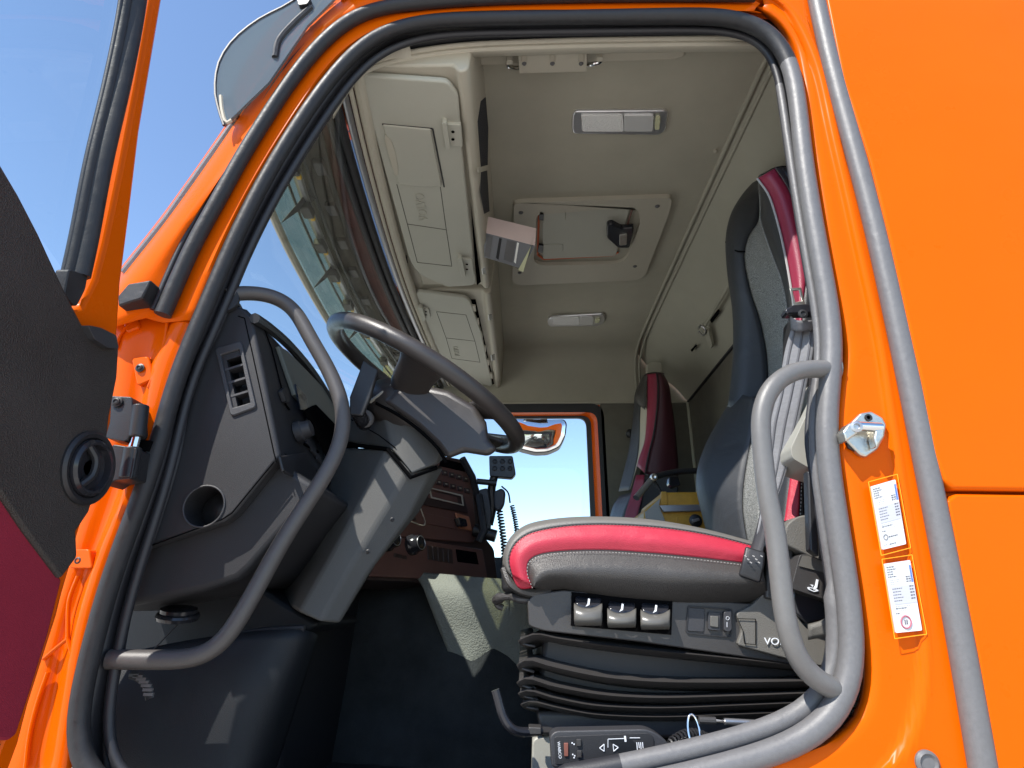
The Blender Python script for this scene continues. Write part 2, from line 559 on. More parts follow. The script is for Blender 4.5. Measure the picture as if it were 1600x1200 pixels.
seal1 = [(254, 492), (303, 380), (340, 315), (375, 250), (425, 170), (470, 105), (520, 50), (565, 20), (620, 8), (760, -3), (1000, -8), (1180, -8)]
fold = [(115, 1210), (147, 1000), (173, 900), (212, 800), (248, 700), (268, 610), (313, 500), (355, 400), (392, 320), (440, 235), (492, 155), (535, 100), (580, 57), (640, 35), (760, 29), (1000, 26), (1150, 26), (1195, 40), (1222, 66), (1236, 100), (1244, 135), (1256, 250), (1276, 375), (1299, 500), (1304, 555), (1292, 625), (1288, 690), (1298, 750), (1310, 830), (1328, 950), (1339, 1050), (1325, 1108), (1285, 1148), (1220, 1175), (1120, 1200), (1000, 1228), (700, 1262), (300, 1270)]
lip = [(165, 1210), (187, 1000), (212, 900), (243, 810), (272, 715), (294, 605), (338, 510), (384, 400), (428, 312), (474, 235), (520, 165), (566, 105), (610, 72), (680, 55), (760, 52), (1000, 48), (1150, 48), (1190, 60), (1210, 90), (1220, 140), (1236, 250), (1256, 375), (1278, 500), (1284, 555), (1272, 625), (1267, 690), (1278, 760), (1291, 850), (1308, 960), (1316, 1040), (1300, 1090), (1245, 1125), (1150, 1155), (1050, 1180), (900, 1210), (700, 1235), (300, 1245)]

# the door frame weatherstrip
f3 = relax(catmull([W(x, y, YS + 0.005) for x, y in fold], 260, True), 22)
rad = []
for p in f3:
    k = min(1, max(0, (p.x - 0.1) / 0.3))
    rad.append(0.0145 + 0.0025 * k)
grey_top = None
# one rubber profile in two pieces: sunlit length coloured grey, shaded length black
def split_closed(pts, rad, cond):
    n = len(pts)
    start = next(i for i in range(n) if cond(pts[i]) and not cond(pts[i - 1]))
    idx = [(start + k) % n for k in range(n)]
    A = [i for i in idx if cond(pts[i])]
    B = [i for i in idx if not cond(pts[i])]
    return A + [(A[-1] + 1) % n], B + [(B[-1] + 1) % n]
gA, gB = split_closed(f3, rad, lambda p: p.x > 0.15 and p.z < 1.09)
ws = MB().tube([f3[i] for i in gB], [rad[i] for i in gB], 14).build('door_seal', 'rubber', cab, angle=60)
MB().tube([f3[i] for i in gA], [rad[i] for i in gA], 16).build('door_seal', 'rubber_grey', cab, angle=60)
l3 = relax(catmull([W(x, y, YS + 0.035) for x, y in lip], 240, True), 18)
rl = []
for p in l3:
    k = 1 if (p.z < 0.02 and p.x > 0.05) else 0
    rl.append(0.008 + 0.007 * k)
gA, gB = split_closed(l3, rl, lambda p: p.x > 0.15 and p.z < 1.05)  # lip split likewise: sun and shade put into grey and dark colours
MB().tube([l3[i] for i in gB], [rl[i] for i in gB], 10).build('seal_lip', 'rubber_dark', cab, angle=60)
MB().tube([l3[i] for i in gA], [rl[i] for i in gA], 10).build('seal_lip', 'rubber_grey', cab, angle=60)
# dark groove between fold and lip
gr = MB().sheet([[W(x, y, YS + 0.012) for x, y in fold], [W(x, y, YS + 0.05) for x, y in lip[:]]], 200, None, True)
gr.build('seal_channel', 'rubber_dark', cab, solid=0.004)
# inner reveal of the opening, inwards from the lip
lipc = (sum(p[0] for p in lip) / len(lip), sum(p[1] for p in lip) / len(lip))
rv = MB().sheet([[W(x, y, YS + 0.045) for x, y in lip], [W(x, y, YS + 0.06) for x, y in lip]], 200, None, True)
rv.build('opening_reveal', 'rubber_dark', cab, solid=0.01)

# outer seal along the windscreen pillar
s1 = relax(catmull([W(x, y, YS - 0.012) for x, y in seal1], 90), 10, False)
MB().tube(s1, 0.0145, 14).build('outer_seal', 'rubber', cab, angle=60)
s1b = relax(catmull([W(x - 15, y - 8, YS - 0.008) for x, y in seal1], 90), 10, False)
MB().tube(s1b, 0.006, 8).build('outer_seal_lip', 'rubber_dark', cab, angle=60)

# windscreen pillar, orange: outer edge -> under seal -> to the door seal
pe = [(150, 500), (188, 442), (250, 367), (346, 233), (417, 125), (479, 46), (540, -5), (620, -40), (760, -60), (1000, -75), (1180, -80)]
pm = [(240, 500), (262, 470), (300, 380), (340, 308), (378, 245), (430, 165), (480, 95), (530, 45), (620, 15), (760, 4), (1000, 0), (1180, 0)]
pi = [(300, 500), (320, 450), (354, 366), (389, 296), (424, 235), (468, 165), (515, 98), (560, 58), (640, 25), (760, 16), (1000, 14), (1180, 16)]
pillar = MB(); pillar.rx = 6; pillar.sheet([[W(x - 12, y - 10, YS + 0.10) for x, y in pe],
                     [W(x, y, YS + 0.000) for x, y in pe],
                     [W(x + 18, y + 12, YS - 0.020) for x, y in pe],
                     [W(x - 8, y - 4, YS - 0.005) for x, y in pm],
                     [W(x + 8, y + 4, YS + 0.004) for x, y in pm],
                     [W(x - 3, y, YS - 0.004) for x, y in pi],
                     [W(x + 12, y + 6, YS + 0.02) for x, y in pi]], 70, 25)
pillar.build('windscreen_pillar', 'orange', cab, solid=-0.002, angle=60)

# lower front pillar, orange, with stamped steps
lo = [(188, 442), (150, 520), (130, 640), (100, 760), (70, 900), (30, 1040), (-30, 1220)]
lm1 = [(205, 470), (196, 540), (185, 650), (140, 790), (115, 880), (78, 1010), (30, 1220)]
lm2 = [(262, 490), (232, 560), (215, 660), (180, 780), (135, 900), (108, 990), (62, 1220)]
lm3 = [(285, 495), (250, 570), (228, 670), (190, 790), (150, 890), (120, 1000), (86, 1220)]
li = [(312, 500), (275, 600), (246, 700), (205, 800), (172, 900), (146, 1000), (108, 1220)]
MB().sheet([WL(lo, YS + .03), WL(lm1, YS + .012), WL(lm2, YS + .022), WL(lm3, YS + .002), WL(li, YS + .012)], 60, 21).build('front_pillar', 'orange_in', cab, solid=-0.002, angle=60)
# stamped ribs and pads on the front pillar
fp = PY(YS - 0.002)
b = MB().slab(PY(YS + .012), r2([(190, 494), (212, 487), (217, 512), (196, 520)], 5), .012, .006); b.build('stamped_pad', 'orange_in', cab, bevel=.003)
b = MB().slab(PY(YS + .014), r2([(205, 560), (232, 556), (240, 592), (214, 603)], 6), .014, .006); b.build('stamped_pad', 'orange_in', cab, bevel=.003)
b = MB().slab(PY(YS + .010), r2([(112, 858), (140, 858), (144, 888), (108, 888)], 5), .014, .008); b.build('stamped_pad', 'orange_in', cab, bevel=.003)
for pth in ([(210, 500), (190, 520), (180, 545)], [(262, 500), (252, 560), (232, 606)], [(106, 998), (84, 1016), (68, 1030)], [(106, 998), (118, 1040), (124, 1058)], [(106, 998), (108, 940), (122, 900)], [(75, 1050), (58, 1100), (46, 1150), (40, 1200)]):
    MB().tube(catmull([W(x, y, YS + .008) for x, y in pth], 14), 0.0035, 8, flat=.8).build('stamped_rib', 'orange_in', cab)
for x, y in ((219, 575), (124, 876)):
    screw(cab, W(x, y, YS + .006), (0, -1, 0), .0052, 'black', 'bolt')
# small rubber stop under the pillar
b = MB().slab(PY(YS - .03), [(184, 462), (200, 443), (236, 437), (222, 466), (184, 478)], .035, .01); b.build('door_stop', 'rubber', cab, bevel=.003)

# rear pillar: from the door seal to the side strip
strip = [(1264, -60), (1276, 0), (1301, 125), (1342, 250), (1373, 375), (1400, 500), (1423, 600), (1441, 705), (1466, 810), (1485, 915), (1507, 1020), (1537, 1200), (1556, 1320)]
strip_l = [(x - 20, y) for x, y in strip]
sealr = [(1180, 10), (1215, 35), (1240, 70), (1252, 120), (1268, 230), (1290, 370), (1314, 500), (1320, 555), (1308, 625), (1304, 690), (1316, 760), (1328, 840), (1345, 950), (1356, 1050), (1342, 1115), (1295, 1160), (1225, 1188), (1120, 1212), (1000, 1240), (700, 1275)]
mid = [(1200, -10), (1235, 15), (1262, 60), (1283, 117), (1305, 220), (1330, 330), (1352, 430), (1372, 520), (1385, 600), (1400, 700), (1415, 800), (1432, 900), (1445, 1010), (1440, 1100), (1400, 1190), (1300, 1260), (1100, 1300), (700, 1330)]
MB().sheet([[W(x - 6, y, YS + .03) for x, y in sealr], [W(x + 3, y, YS + .012) for x, y in sealr], [W(x + 14, y, YS + .006) for x, y in sealr],
            [W(x - 12, y, YS + .004) for x, y in mid], [W(x, y, YS - .006) for x, y in mid], [W(x + 8, y, YS - .004) for x, y in mid],
            [W(x, y, YS - .002) for x, y in strip_l[:-1]] + [W(1530, 1400, YS), W(1300, 1500, YS), W(700, 1500, YS)],
            [W(x + 20, y, YS + .004) for x, y in strip_l[:-1]] + [W(1550, 1420, YS), W(1300, 1520, YS), W(700, 1520, YS)]], 90, 36).build('rear_pillar', 'orange', cab, solid=-0.002, angle=70)
sp = relax(catmull([W(x, y, YS - .012) for x, y in strip], 90), 160, False)
MB().tube(sp, 0.0175, 16, flat=1.0).build('side_strip', 'rubber_grey', cab, angle=60)
# faint step in the pillar at the label foot, small pads
for a, b_ in (((1312, 858), (1352, 856)), ):
    pass
# body panels behind the strip
edge = [(x + 17, y) for x, y in strip]
up = [(edge[0][0], -70)] + [e for e in edge[1:8]] + [(1476, 752), (1490, 765), (1560, 766), (1700, 768), (2100, 775), (2100, -70)]
MB().slab(PY(YS - .028), up, .035).build('upper_side_panel', 'orange', cab, bevel=.006, bseg=3)
lw = [(1482, 771), (1560, 772), (1700, 774), (2100, 781), (2100, 1500), (1600, 1500)] + [(x + 1, y) for x, y in edge[:8:-1]] + [(1485, 850)]
lw = [(1494, 771), (1560, 772), (1700, 774), (2100, 781), (2100, 1500), (1610, 1500), (1575, 1320), (1556, 1200), (1526, 1020), (1504, 915), (1485, 810), (1480, 782)]
MB().slab(PY(YS - .024), lw, .03).build('lower_side_panel', 'orange', cab, bevel=.005, bseg=3)
MB().slab(PY(YS + .004), [(1290, -70), (2100, -70), (2100, 1500), (1560, 1500), (1500, 1000), (1440, 600), (1370, 300)], .03).build('side_skin', 'orange', cab)
# rain gutter and roof skin
MB().box((-0.40, YS - .075, 1.30), (.46, YS + .05, 1.33)).build('rain_gutter', 'orange', cab, bevel=.006)
MB().box((-0.42, YS - .02, 1.42), (1.6, YP + .10, 1.46)).build('roof_skin', 'orange', cab, bevel=.02)
MB().box((-0.40, YS - .01, 1.27), (1.6, YS + .03, 1.43)).build('roof_side', 'orange', cab)
# far outer side
fy = YP + .09
for nm, a, c in (('far_side_panel', (-.8, fy, -1.0), (1.6, fy + .02, .20)), ('far_side_panel', (.50, fy, .20), (1.6, fy + .02, 1.44)), ('far_side_panel', (-.5, fy, 1.07), (.50, fy + .02, 1.44))):
    MB().box(a, c).build(nm, 'orange', cab)

# --- lining: roof to far wall
pr = [(1.05, 1.25), (1.10, 1.31), (1.18, 1.355), (1.40, 1.362), (2.10, 1.37), (2.85, 1.362), (3.05, 1.355), (3.11, 1.335), (3.145, 1.29), (YP, 1.18), (YP + .005, 1.05)]
def xsec(x): return [V((x, y, z)) for y, z in pr]
b = MB().sheet([xsec(-.35), xsec(-.1), xsec(.3), xsec(.66)], 70, 12)
b.build('roof_lining', 'lining', cab, angle=70)
# rear slope (stowed bunk shelf) from the roof edge down to the shelf edge
slope = []
for y0 in (1.0, 1.6, 2.2, 2.8, 3.0, 3.12, YP):
    drop = max(0, y0 - 2.95) * .5
    slope.append([V((.64, y0, 1.385)), V((.672, y0, 1.352)), V((.74, y0, 1.29 - drop * .3)), V((.86, y0, 1.165 - drop * .1)), V((.93, y0, 1.062))])
MB().sheet(slope, 24, 24).build('rear_slope_panel', 'lining2', cab, angle=70)
# roof bead: two ridges along the roof/rear edge that turn down at the far corner
for off, rr in ((0, .008), (.022, .006)):
    pth = [V((.655 + off, 1.0, 1.358 - off * .6)), V((.65 + off, 2.0, 1.362 - off * .6)), V((.645 + off, 2.9, 1.358 - off * .6)), V((.645 + off, 3.08, 1.335 - off)), V((.645 + off, YP - .02, 1.27)), V((.645 + off, YP - .005, 1.06))]
    MB().tube(catmull(pth, 60), rr, 8).build('roof_bead', 'lining2', cab, angle=70)
MB().box((.44, YP + .012, 1.0), (1.0, YP + .04, 1.45)).build('far_wall_backing', 'lining2', cab)
MB().box((-.80, YP + .012, 1.066), (.44, YP + .04, 1.45)).build('far_wall_backing', 'lining2', cab)
MB().box((.93, 1.0, -.5), (.96, YP + .05, 1.062)).build('rear_wall', 'carpet', cab)
MB().tube([V((.925, 1.0, 1.06)), V((.925, YP, 1.06))], .007, 8).build('shelf_edge_trim', 'rubber_dark', cab)
MB().tube([V((.925, YP - .01, 1.06)), V((.925, YP - .01, .1))], .010, 8).build('corner_trim', 'lining2', cab)
# far wall behind the window and below it
MB().box((.44, YP, -.5), (.96, YP + .05, 1.056)).build('far_wall_trim', 'carpet', cab)
MB().box((-.9, YP - .04, -.5), (.44, YP + .05, .225)).build('far_door_trim', 'dash', cab)
MB().tube([V((-.5, YP - .002, 1.062)), V((.93, YP - .002, 1.062))], .006, 8).build('window_top_trim', 'beige', cab)
# far window surround: black seal, orange frame, inner seal
def roundrect(x0, x1, z0, z1, r, y, n=5):
    return [V((p.x, y, p.y)) for p in rpoly([(x0, z0), (x1, z0), (x1, z1), (x0, z1)], r, n)]
o1 = roundrect(-.72, .456, .16, 1.058, .08, YP + .0)
i1 = roundrect(-.70, .418, .18, 1.006, .06, YP + .0)
i2 = roundrect(-.68, .388, .20, 1.001, .055, YP + .05)
i3 = roundrect(-.66, .362, .22, .990, .05, YP + .055)
def frame(o, i, dy):
    n = len(o)
    b = MB()
    e = V((0, dy, 0))
    vs = o + i + [p + e for p in o] + [p + e for p in i]
    fs = []
    for k in range(n):
        j = (k + 1) % n
        fs += [(k, j, n + j, n + k), (2 * n + k, 3 * n + k, 3 * n + j, 2 * n + j), (k, 2 * n + k, 2 * n + j, j), (n + k, n + j, 3 * n + j, 3 * n + k)]
    return b.add(vs, fs)
frame(o1, i1, .03).build('far_window_seal', 'rubber_dark', cab)
frame(i1, i2, .025).build('far_window_frame', 'orange_in', cab)
frame(i2, i3, .02).build('far_glass_seal', 'rubber_dark', cab)
b = MB(); b.add(roundrect(-.67, .37, .21, 1.0, .05, YP + .065), [tuple(range(24))]); b.build('far_window_glass', 'glass', cab, smooth=False)
# floor, engine tunnel
MB().box((-.75, 1.02, -.40), (.95, YP, -.36)).build('cab_floor', 'floor', cab)
MB().box((-.75, YS + .02, -1.1), (.95, YP, -.40)).build('step_well', 'floor', cab)
tp = []
for x0, yy in ((-.62, 1.86), (-.35, 1.80), (-.15, 1.76), (.0, 1.78), (.15, 1.84), (.50, 1.86)):
    tp.append([V((x0, yy - .16, -.38)), V((x0, yy - .08, -.18)), V((x0, yy - .02, .0)), V((x0, yy + .04, .055)), V((x0, yy + .16, .075)), V((x0, 2.6, .085))])
MB().sheet(tp, 40, 30).build('engine_tunnel', 'floor', cab, solid=-.01, angle=70)
MB().box((-.84, 1.32, -.5), (-.47, YP - .05, .27)).build('front_bulkhead', 'dash', cab, bevel=.02)
MB().box((-.468, 1.65, .10), (-.36, YP - .06, .20)).build('dash_underside', 'black', cab, bevel=.02)
# the tunnel's sun patch put into colour and shape as a paler vinyl piece
def ontun(x, y):
    return W(x, y, 1.715 + max(0, min(1, (925 - y) / 30)) * .05)
vl0 = [[ontun(x, y) for x, y in l] for l in (
    [(646, 897), (664, 925), (690, 990), (714, 1048), (727, 1078)],
    [(700, 901), (716, 930), (734, 990), (740, 1035), (738, 1056)],
    [(750, 905), (762, 932), (775, 985), (772, 1020), (765, 1045)],
    [(830, 909), (860, 940), (870, 980), (870, 1015), (870, 1037)])]
for k, l in enumerate(vl0):
    if k == 1:
        for q in l[1:4]: q += V((0, -.012, 0))
MB().sheet(vl0, 40, 30).build('sunlit_vinyl_patch', 'tunnel', cab, solid=-.008, angle=80)

# --- windscreen: pillar line at the near side, curved across
def wsx(y):  # extra forward bulge across the cab
    t = (y - 2.1) / 1.15
    return -.13 * (1 - t * t)
wl_ = []
for y0 in (.99, 1.2, 1.6, 2.1, 2.6, 3.0, 3.24):
    bx = wsx(y0)
    wl_.append([V((-.40 + bx, y0, 1.13)), V((-.47 + bx, y0, .80)), V((-.57 + bx, y0, .45)), V((-.62 + bx, y0, .20))])
MB().sheet(wl_, 12, 24).build('windscreen', 'wind', cab, angle=80)
MB().tube([W(196, 428, YS + .03), W(262, 345, YS + .03), W(355, 212, YS + .03), W(425, 112, YS + .03), W(487, 36, YS + .03)], .010, 8).build('windscreen_edge', 'rubber_grey', cab)
# header above the windscreen
for (dx, z, rr, m_) in ((0.0, 1.135, .016, 'rubber'), (-.016, 1.115, .010, 'rubber_dark'), (.028, 1.142, .009, 'alu'), (.046, 1.142, .006, 'beige'), (.068, 1.150, .015, 'beige')):
    k = 0.62
    MB().tube(catmull([V((-.435 + dx + wsx(y) * .45, y, z)) for y in (1.0, 1.3, 1.7, 2.1, 2.6, 3.1)], 40), rr, 10).build('header_rail', m_, cab)
hd = []
for y0 in (1.0, 1.6, 2.1, 2.6, 3.15):
    bx = wsx(y0) * .45
    hd.append([V((-.36 + bx, y0, 1.16)), V((-.33 + bx * .6, y0, 1.175)), V((-.25, y0, 1.19))])
MB().sheet(hd, 6, 20).build('header_trim', 'beige', cab, solid=-.01)
rh = []
for y0 in (.98, 1.6, 2.1, 2.6, 3.15):
    bx = wsx(y0)
    rh.append([V((-.43 + bx * .5, y0, 1.15)), V((-.47 + bx, y0, 1.17)), V((-.47 + bx, y0, 1.25)), V((-.40 + bx * .5, y0, 1.44))])
MB().sheet(rh, 12, 20).build('roof_front', 'seal_red', cab, solid=-.01)

# --- near header trim inside: the beige rails above the doorway
def railp(y_off, Y, pts): return catmull([W(x, y + y_off, Y) for x, y in pts], 50)
top = [(520, 165), (548, 120), (585, 96), (640, 82), (700, 73), (760, 68), (900, 63), (1100, 60), (1215, 60)]
MB().tube(railp(0, 1.02, top), .006, 10).build('header_piping', 'beige', cab)
MB().tube(railp(9, 1.03, top), .006, 10).build('header_piping', 'beige', cab)
MB().sheet([[W(x, y + 6, 1.035) for x, y in top], [W(x, y + 14, 1.045) for x, y in top], [W(x, y + 20, 1.075) for x, y in top]], 50, 12).build('header_cover', 'beige', cab, solid=.002)
MB().sheet([[W(x, y - 30, 1.0) for x, y in top], [W(x, y + 8, 1.04) for x, y in top]], 50).build('header_backing', 'rubber_dark', cab, solid=-.004)
b = MB().slab(PZ(1.343), r2([(662, 92), (700, 84), (1072, 79), (1070, 90), (1052, 95), (680, 106), (664, 102)], 5), .01, .012)
b.build('sunblind_housing', 'beige', cab, bevel=.006, bseg=3)
# screws (speckles) and buttons in lining
for x, y in ((1118, 236), (744, 95)):
    MB().lathe(PZ(1.36)(x, y), (0, 0, -1), [(.006, -.002), (.006, .003), (.003, .005)], 12).build('lining_button', 'beige', cab)

# hanger hooks and slots on the rear slope
slp = P3((.672, 1, 1.352), (.672, 3, 1.352), (.93, 2, 1.062))
for pg in ([(1079, 547), (1086, 539), (1088, 541), (1081, 550)], [(1109, 500), (1121, 484), (1124, 488), (1112, 505)]):
    MB().slab(slp, pg, .002, .004).build('slot', 'hole', cab)
hook = thing('coat_hook', slp(1097, 518), 'small wire coat hook with a hanging tab on the rear slope', 'hook')
MB().tube(catmull([slp(1092, 512, .004), slp(1095, 508, .02), slp(1103, 516, .022), slp(1099, 524, .016), slp(1092, 518, .006)], 20), .004, 8).build('wire', 'alu', hook)
MB().slab(slp, [(1099, 516), (1106, 514), (1113, 540), (1110, 545), (1106, 541)], .0, .018).build('tab', 'lining2', hook, bevel=.002)
MB().tube([slp(1098, 515, .012), slp(1140, 445, .012)], .006, 8).build('rod', 'lining2', hook)

# ------------------------------------------------------------------ open driver door at the left (inner face looks rearwards)
XD = -.600
dp = PX(XD)
door = thing('driver_door', dp(150, 900), 'open driver door at the left edge with dark trim, maroon inlay and orange window frame', 'door')
# orange sash frame
MB().slab(dp, [(272, -160), (254, 0), (233, 125), (219, 208), (204, 333), (190, 442), (182, 560), (60, 760), (60, 500), (128, 480), (150, 436), (166, 375), (192, 250), (216, 125), (238, 0), (254, -160)], .05).build('window_frame', 'orange', door, bevel=.006)
a_ = [(236, -160), (219, 0), (195, 125), (165, 250), (141, 375), (128, 432)]
MB().tube(relax(catmull([dp(x - 8, y, -.004) for x, y in a_], 40), 4, False), .0115, 10, flat=1.6, up=(1, 0, 0)).build('glass_channel', 'rubber', door, angle=60)
MB().tube(relax(catmull([dp(x - 20, y, -.008) for x, y in a_], 40), 4, False), .0085, 8).build('glass_channel', 'rubber', door, angle=60)
MB().tube(relax(catmull([dp(x - 29, y, -.012) for x, y in a_], 40), 4, False), .0045, 8).build('channel_lip', 'rubber_dark', door, angle=60)
MB().slab(dp, r2([(108, 420), (138, 430), (134, 452), (120, 480), (100, 460)], 5), .01, .008).build('channel_cap', 'rubber', door, bevel=.003)
g = MB(); q = [dp(x, y, -.018) for x, y in ((212, -160), (105, 430), (-60, 200), (-300, -160))]
g.add(q, [(0, 1, 2, 3)]); g.build('window_glass', 'glass', door, smooth=False)
# trim panel
trim = [(-400, -200), (0, 254), (30, 305), (62, 367), (77, 400), (104, 458), (128, 505), (146, 530), (166, 524), (180, 526), (187, 540), (184, 590), (172, 650), (164, 720), (140, 800), (120, 830), (122, 870), (96, 905), (40, 830), (0, 770), (-400, 400)]
MB().slab(dp, trim, .05, .012).build('trim_panel', mat('door_trim', (0.036, 0.031, 0.028), .5, bump=.8, bscale=600, noise='voronoi', var=.12, vscale=9, rvar=.12), door, bevel=.004)
MB().slab(dp, [(-400, 395), (0, 765), (40, 828), (97, 906), (76, 990), (48, 1080), (26, 1148), (14, 1157), (0, 1156), (-400, 1200)], .05, .006).build('fabric_inlay', mat('maroon_cloth', (.25, .020, .040), .85, bump=.7, bscale=900, spec=.2, var=.05, vscale=9), door, bevel=.003)
MB().slab(dp, [(-400, 1210), (20, 1160), (15, 1190), (-30, 1300), (-400, 1500)], .05, -.004).build('lower_trim', 'black', door)
MB().slab(dp, [(-420, -200), (60, 500), (180, 560), (174, 660), (112, 870), (90, 960), (20, 1180), (-60, 1400), (-420, 1600)], .085, -.02).build('outer_skin', 'orange', door, bevel=.004)
MB().slab(dp, [(60, 840), (118, 842), (112, 880), (84, 975), (48, 1090), (30, 1160), (8, 1220), (-20, 1220), (20, 1120)], .03, -.002).build('edge_flange', 'orange_in', door, bevel=.004)
# the moulded grip top
MB().slab(dp, r2([(137, 508), (158, 512), (182, 524), (186, 545), (168, 543), (148, 530)], 4), .0, .022).build('trim_corner', 'dash2', door, bevel=.004)
# round storage lid / grille
cc = dp(138, 731, .012)
ex = (dp(145, 700, .012) - cc)
vent = MB().lathe(cc, (1, 0, 0), [(.050, .0), (.050, .003), (.046, .006), (.041, .005), (.039, .002), (.026, .001)], 36)
o = vent.build('speaker_ring', 'black', door)
MB().lathe(cc, (1, 0, 0), [(.039, .001), (.038, .008), (.034, .011), (.031, .010), (.029, .002), (.01, .001)], 32).build('grip_dial', 'gloss', o)
MB().tube(catmull([cc + V((.005, -.014, .026)), cc + V((.010, -.003, .010)), cc + V((.010, -.003, -.011)), cc + V((.005, -.013, -.026))], 20), .005, 8).build('grip', 'black', o)

# hinge
hin = cab
hp = PY(YS - .035)
MB().slab(hp, r2([(168, 618), (206, 620), (209, 672), (196, 690), (164, 684)], 4), .03, .01).build('leaf', 'black', hin, bevel=.004)
MB().slab(hp, r2([(176, 694), (214, 700), (205, 748), (180, 750), (165, 760), (160, 740)], 4), .03, .01).build('leaf', 'black', hin, bevel=.004)
MB().cyl(hp(220, 634), hp(214, 684), .0125).build('knuckle', 'black', hin, bevel=.002)
MB().cyl(hp(208, 700), hp(200, 748), .0135).build('knuckle', 'black', hin, bevel=.002)
MB().cyl(hp(213, 683), hp(208, 702), .0075).build('pin', 'chrome', hin)
MB().slab(PY(YS - .01), [(206, 688), (236, 688), (230, 704), (208, 702)], .01, .006).build('strap', 'hole', hin)
screw(hin, hp(183, 628, .012), (0, -1, 0), .006, 'rubber', 'bolt')

# ------------------------------------------------------------------ smoked exterior sun visor
vis = thing('sun_visor', (-.66, 2.1, 1.1), 'smoked exterior sun visor with pale front rim above the windscreen', 'sun visor')
vl = []
for y0 in (.93, 1.1, 1.5, 2.1, 2.7, 3.2):
    bx = -.13 * (1 - ((y0 - 2.1) / 1.15) ** 2) * .8
    vl.append([V((-.60 + bx, y0, .965)), V((-.585 + bx, y0, 1.06)), V((-.53 + bx, y0, 1.20)), V((-.44 + bx, y0, 1.32))])
MB().sheet(vl, 10, 26).build('tinted_panel', 'smoke', vis, solid=.004, angle=80)
MB().tube(catmull([l[0] + V((0, 0, 0)) for l in vl], 40), .010, 8, flat=1.4).build('rim', 'tan', vis)
# near end: rounded cheek
ep = PY(.915)
ck = catmull([ep(x, y) for x, y in ((520, -60), (460, 0), (405, 30), (365, 62), (342, 98), (336, 140), (342, 172), (350, 196))], 20)
ck2 = [p for p in ck] + [ep(420, 128), ep(480, 40), ep(560, -40)]
MB().prism(ck2, (0, .006, 0)).build('end_cheek', 'smoke2', vis, smooth=False)
MB().tube(ck, .003, 6).build('cheek_edge', 'rubber_dark', vis)
MB().tube(catmull([ep(x, y) for x, y in ((345, 150), (347, 172), (353, 192), (362, 188))], 10), .004, 6).build('cheek_tip', 'tan', vis)
MB().slab(PY(.91), r2([(462, -8), (486, -4), (480, 6), (466, 8)], 3), .02, .005).build('bracket', 'black', vis, bevel=.002)
MB().tube(catmull([ep(x, y) for x, y in ((430, 90), (436, 64), (458, 38), (486, 12))], 16), .007, 8).build('bracket', 'rubber', vis)
bk_ = []
for y0 in (1.0, 1.5, 2.1, 2.7, 3.15):
    bx = -.13 * (1 - ((y0 - 2.1) / 1.15) ** 2) * .8
    bk_.append([V((-.545 + bx, y0, 1.095)), V((-.51 + bx, y0, 1.13)), V((-.468 + bx, y0, 1.185))])
MB().sheet(bk_, 6, 20).build('lamp_shelf', mat('dusty_shelf', (.07, .062, .052), .7, var=.35, vscale=22), vis, solid=.003)
# mounting rail, brackets, connectors seen through the glass
def vx(y): return -.13 * (1 - ((y - 2.1) / 1.15) ** 2) * .8
MB().tube(catmull([V((-.545 + vx(y), y, 1.075)) for y in (1.05, 1.5, 2.1, 2.7, 3.1)], 40), .013, 8).build('mounting_rail', 'alu', vis)
MB().tube(catmull([V((-.525 + vx(y), y, 1.10)) for y in (1.05, 1.5, 2.1, 2.7, 3.1)], 40), .007, 6).build('cable', 'black', vis)
MB().tube(catmull([V((-.57 + vx(y), y, 1.06)) for y in (1.05, 1.5, 2.1, 2.7, 3.1)], 40), .004, 6).build('cable', 'black', vis)
MB().tube(catmull([V((-.485 + vx(y), y, 1.155)) for y in (1.05, 1.5, 2.1, 2.7, 3.1)], 40), .011, 6).build('mounting_rail', 'dash2', vis)
for y in (1.20, 1.38, 1.56, 1.74, 1.95, 2.2, 2.5, 2.8):
    MB().box((-.56 + vx(y), y, 1.04), (-.53 + vx(y), y + .05, 1.065)).build('bracket', 'black', vis, bevel=.003)
    MB().box((-.546 + vx(y), y + .058, 1.046), (-.534 + vx(y), y + .070, 1.057)).build('connector', 'clip', vis, bevel=.002)
    MB().box((-.515 + vx(y), y + .07, 1.10), (-.485 + vx(y), y + .12, 1.118)).build('bracket', 'rubber_dark', vis, bevel=.003)
for y in (1.36, 1.72, 2.15, 2.7):
    MB().prism([V((-.595 + vx(y), y, .975)), V((-.53 + vx(y), y + .045, 1.085)), V((-.53 + vx(y), y + .0, 1.085))], (.004, 0, .01)).build('stay', 'dash2', vis)

# wiper outside
wp = thing('wiper_arm', (-.70, 1.6, .40), 'pale slim wiper arm lying outside the windscreen behind the steering wheel', 'wiper')
MB().tube(catmull([V((-.79, 1.62, .50)), V((-.785, 1.8, .51)), V((-.78, 2.0, .50))], 12), .008, 8).build('arm', 'alu', wp)
MB().tube([V((-.80, 1.5, .47)), V((-.80, 2.05, .48))], .005, 6).build('blade', 'black', wp)

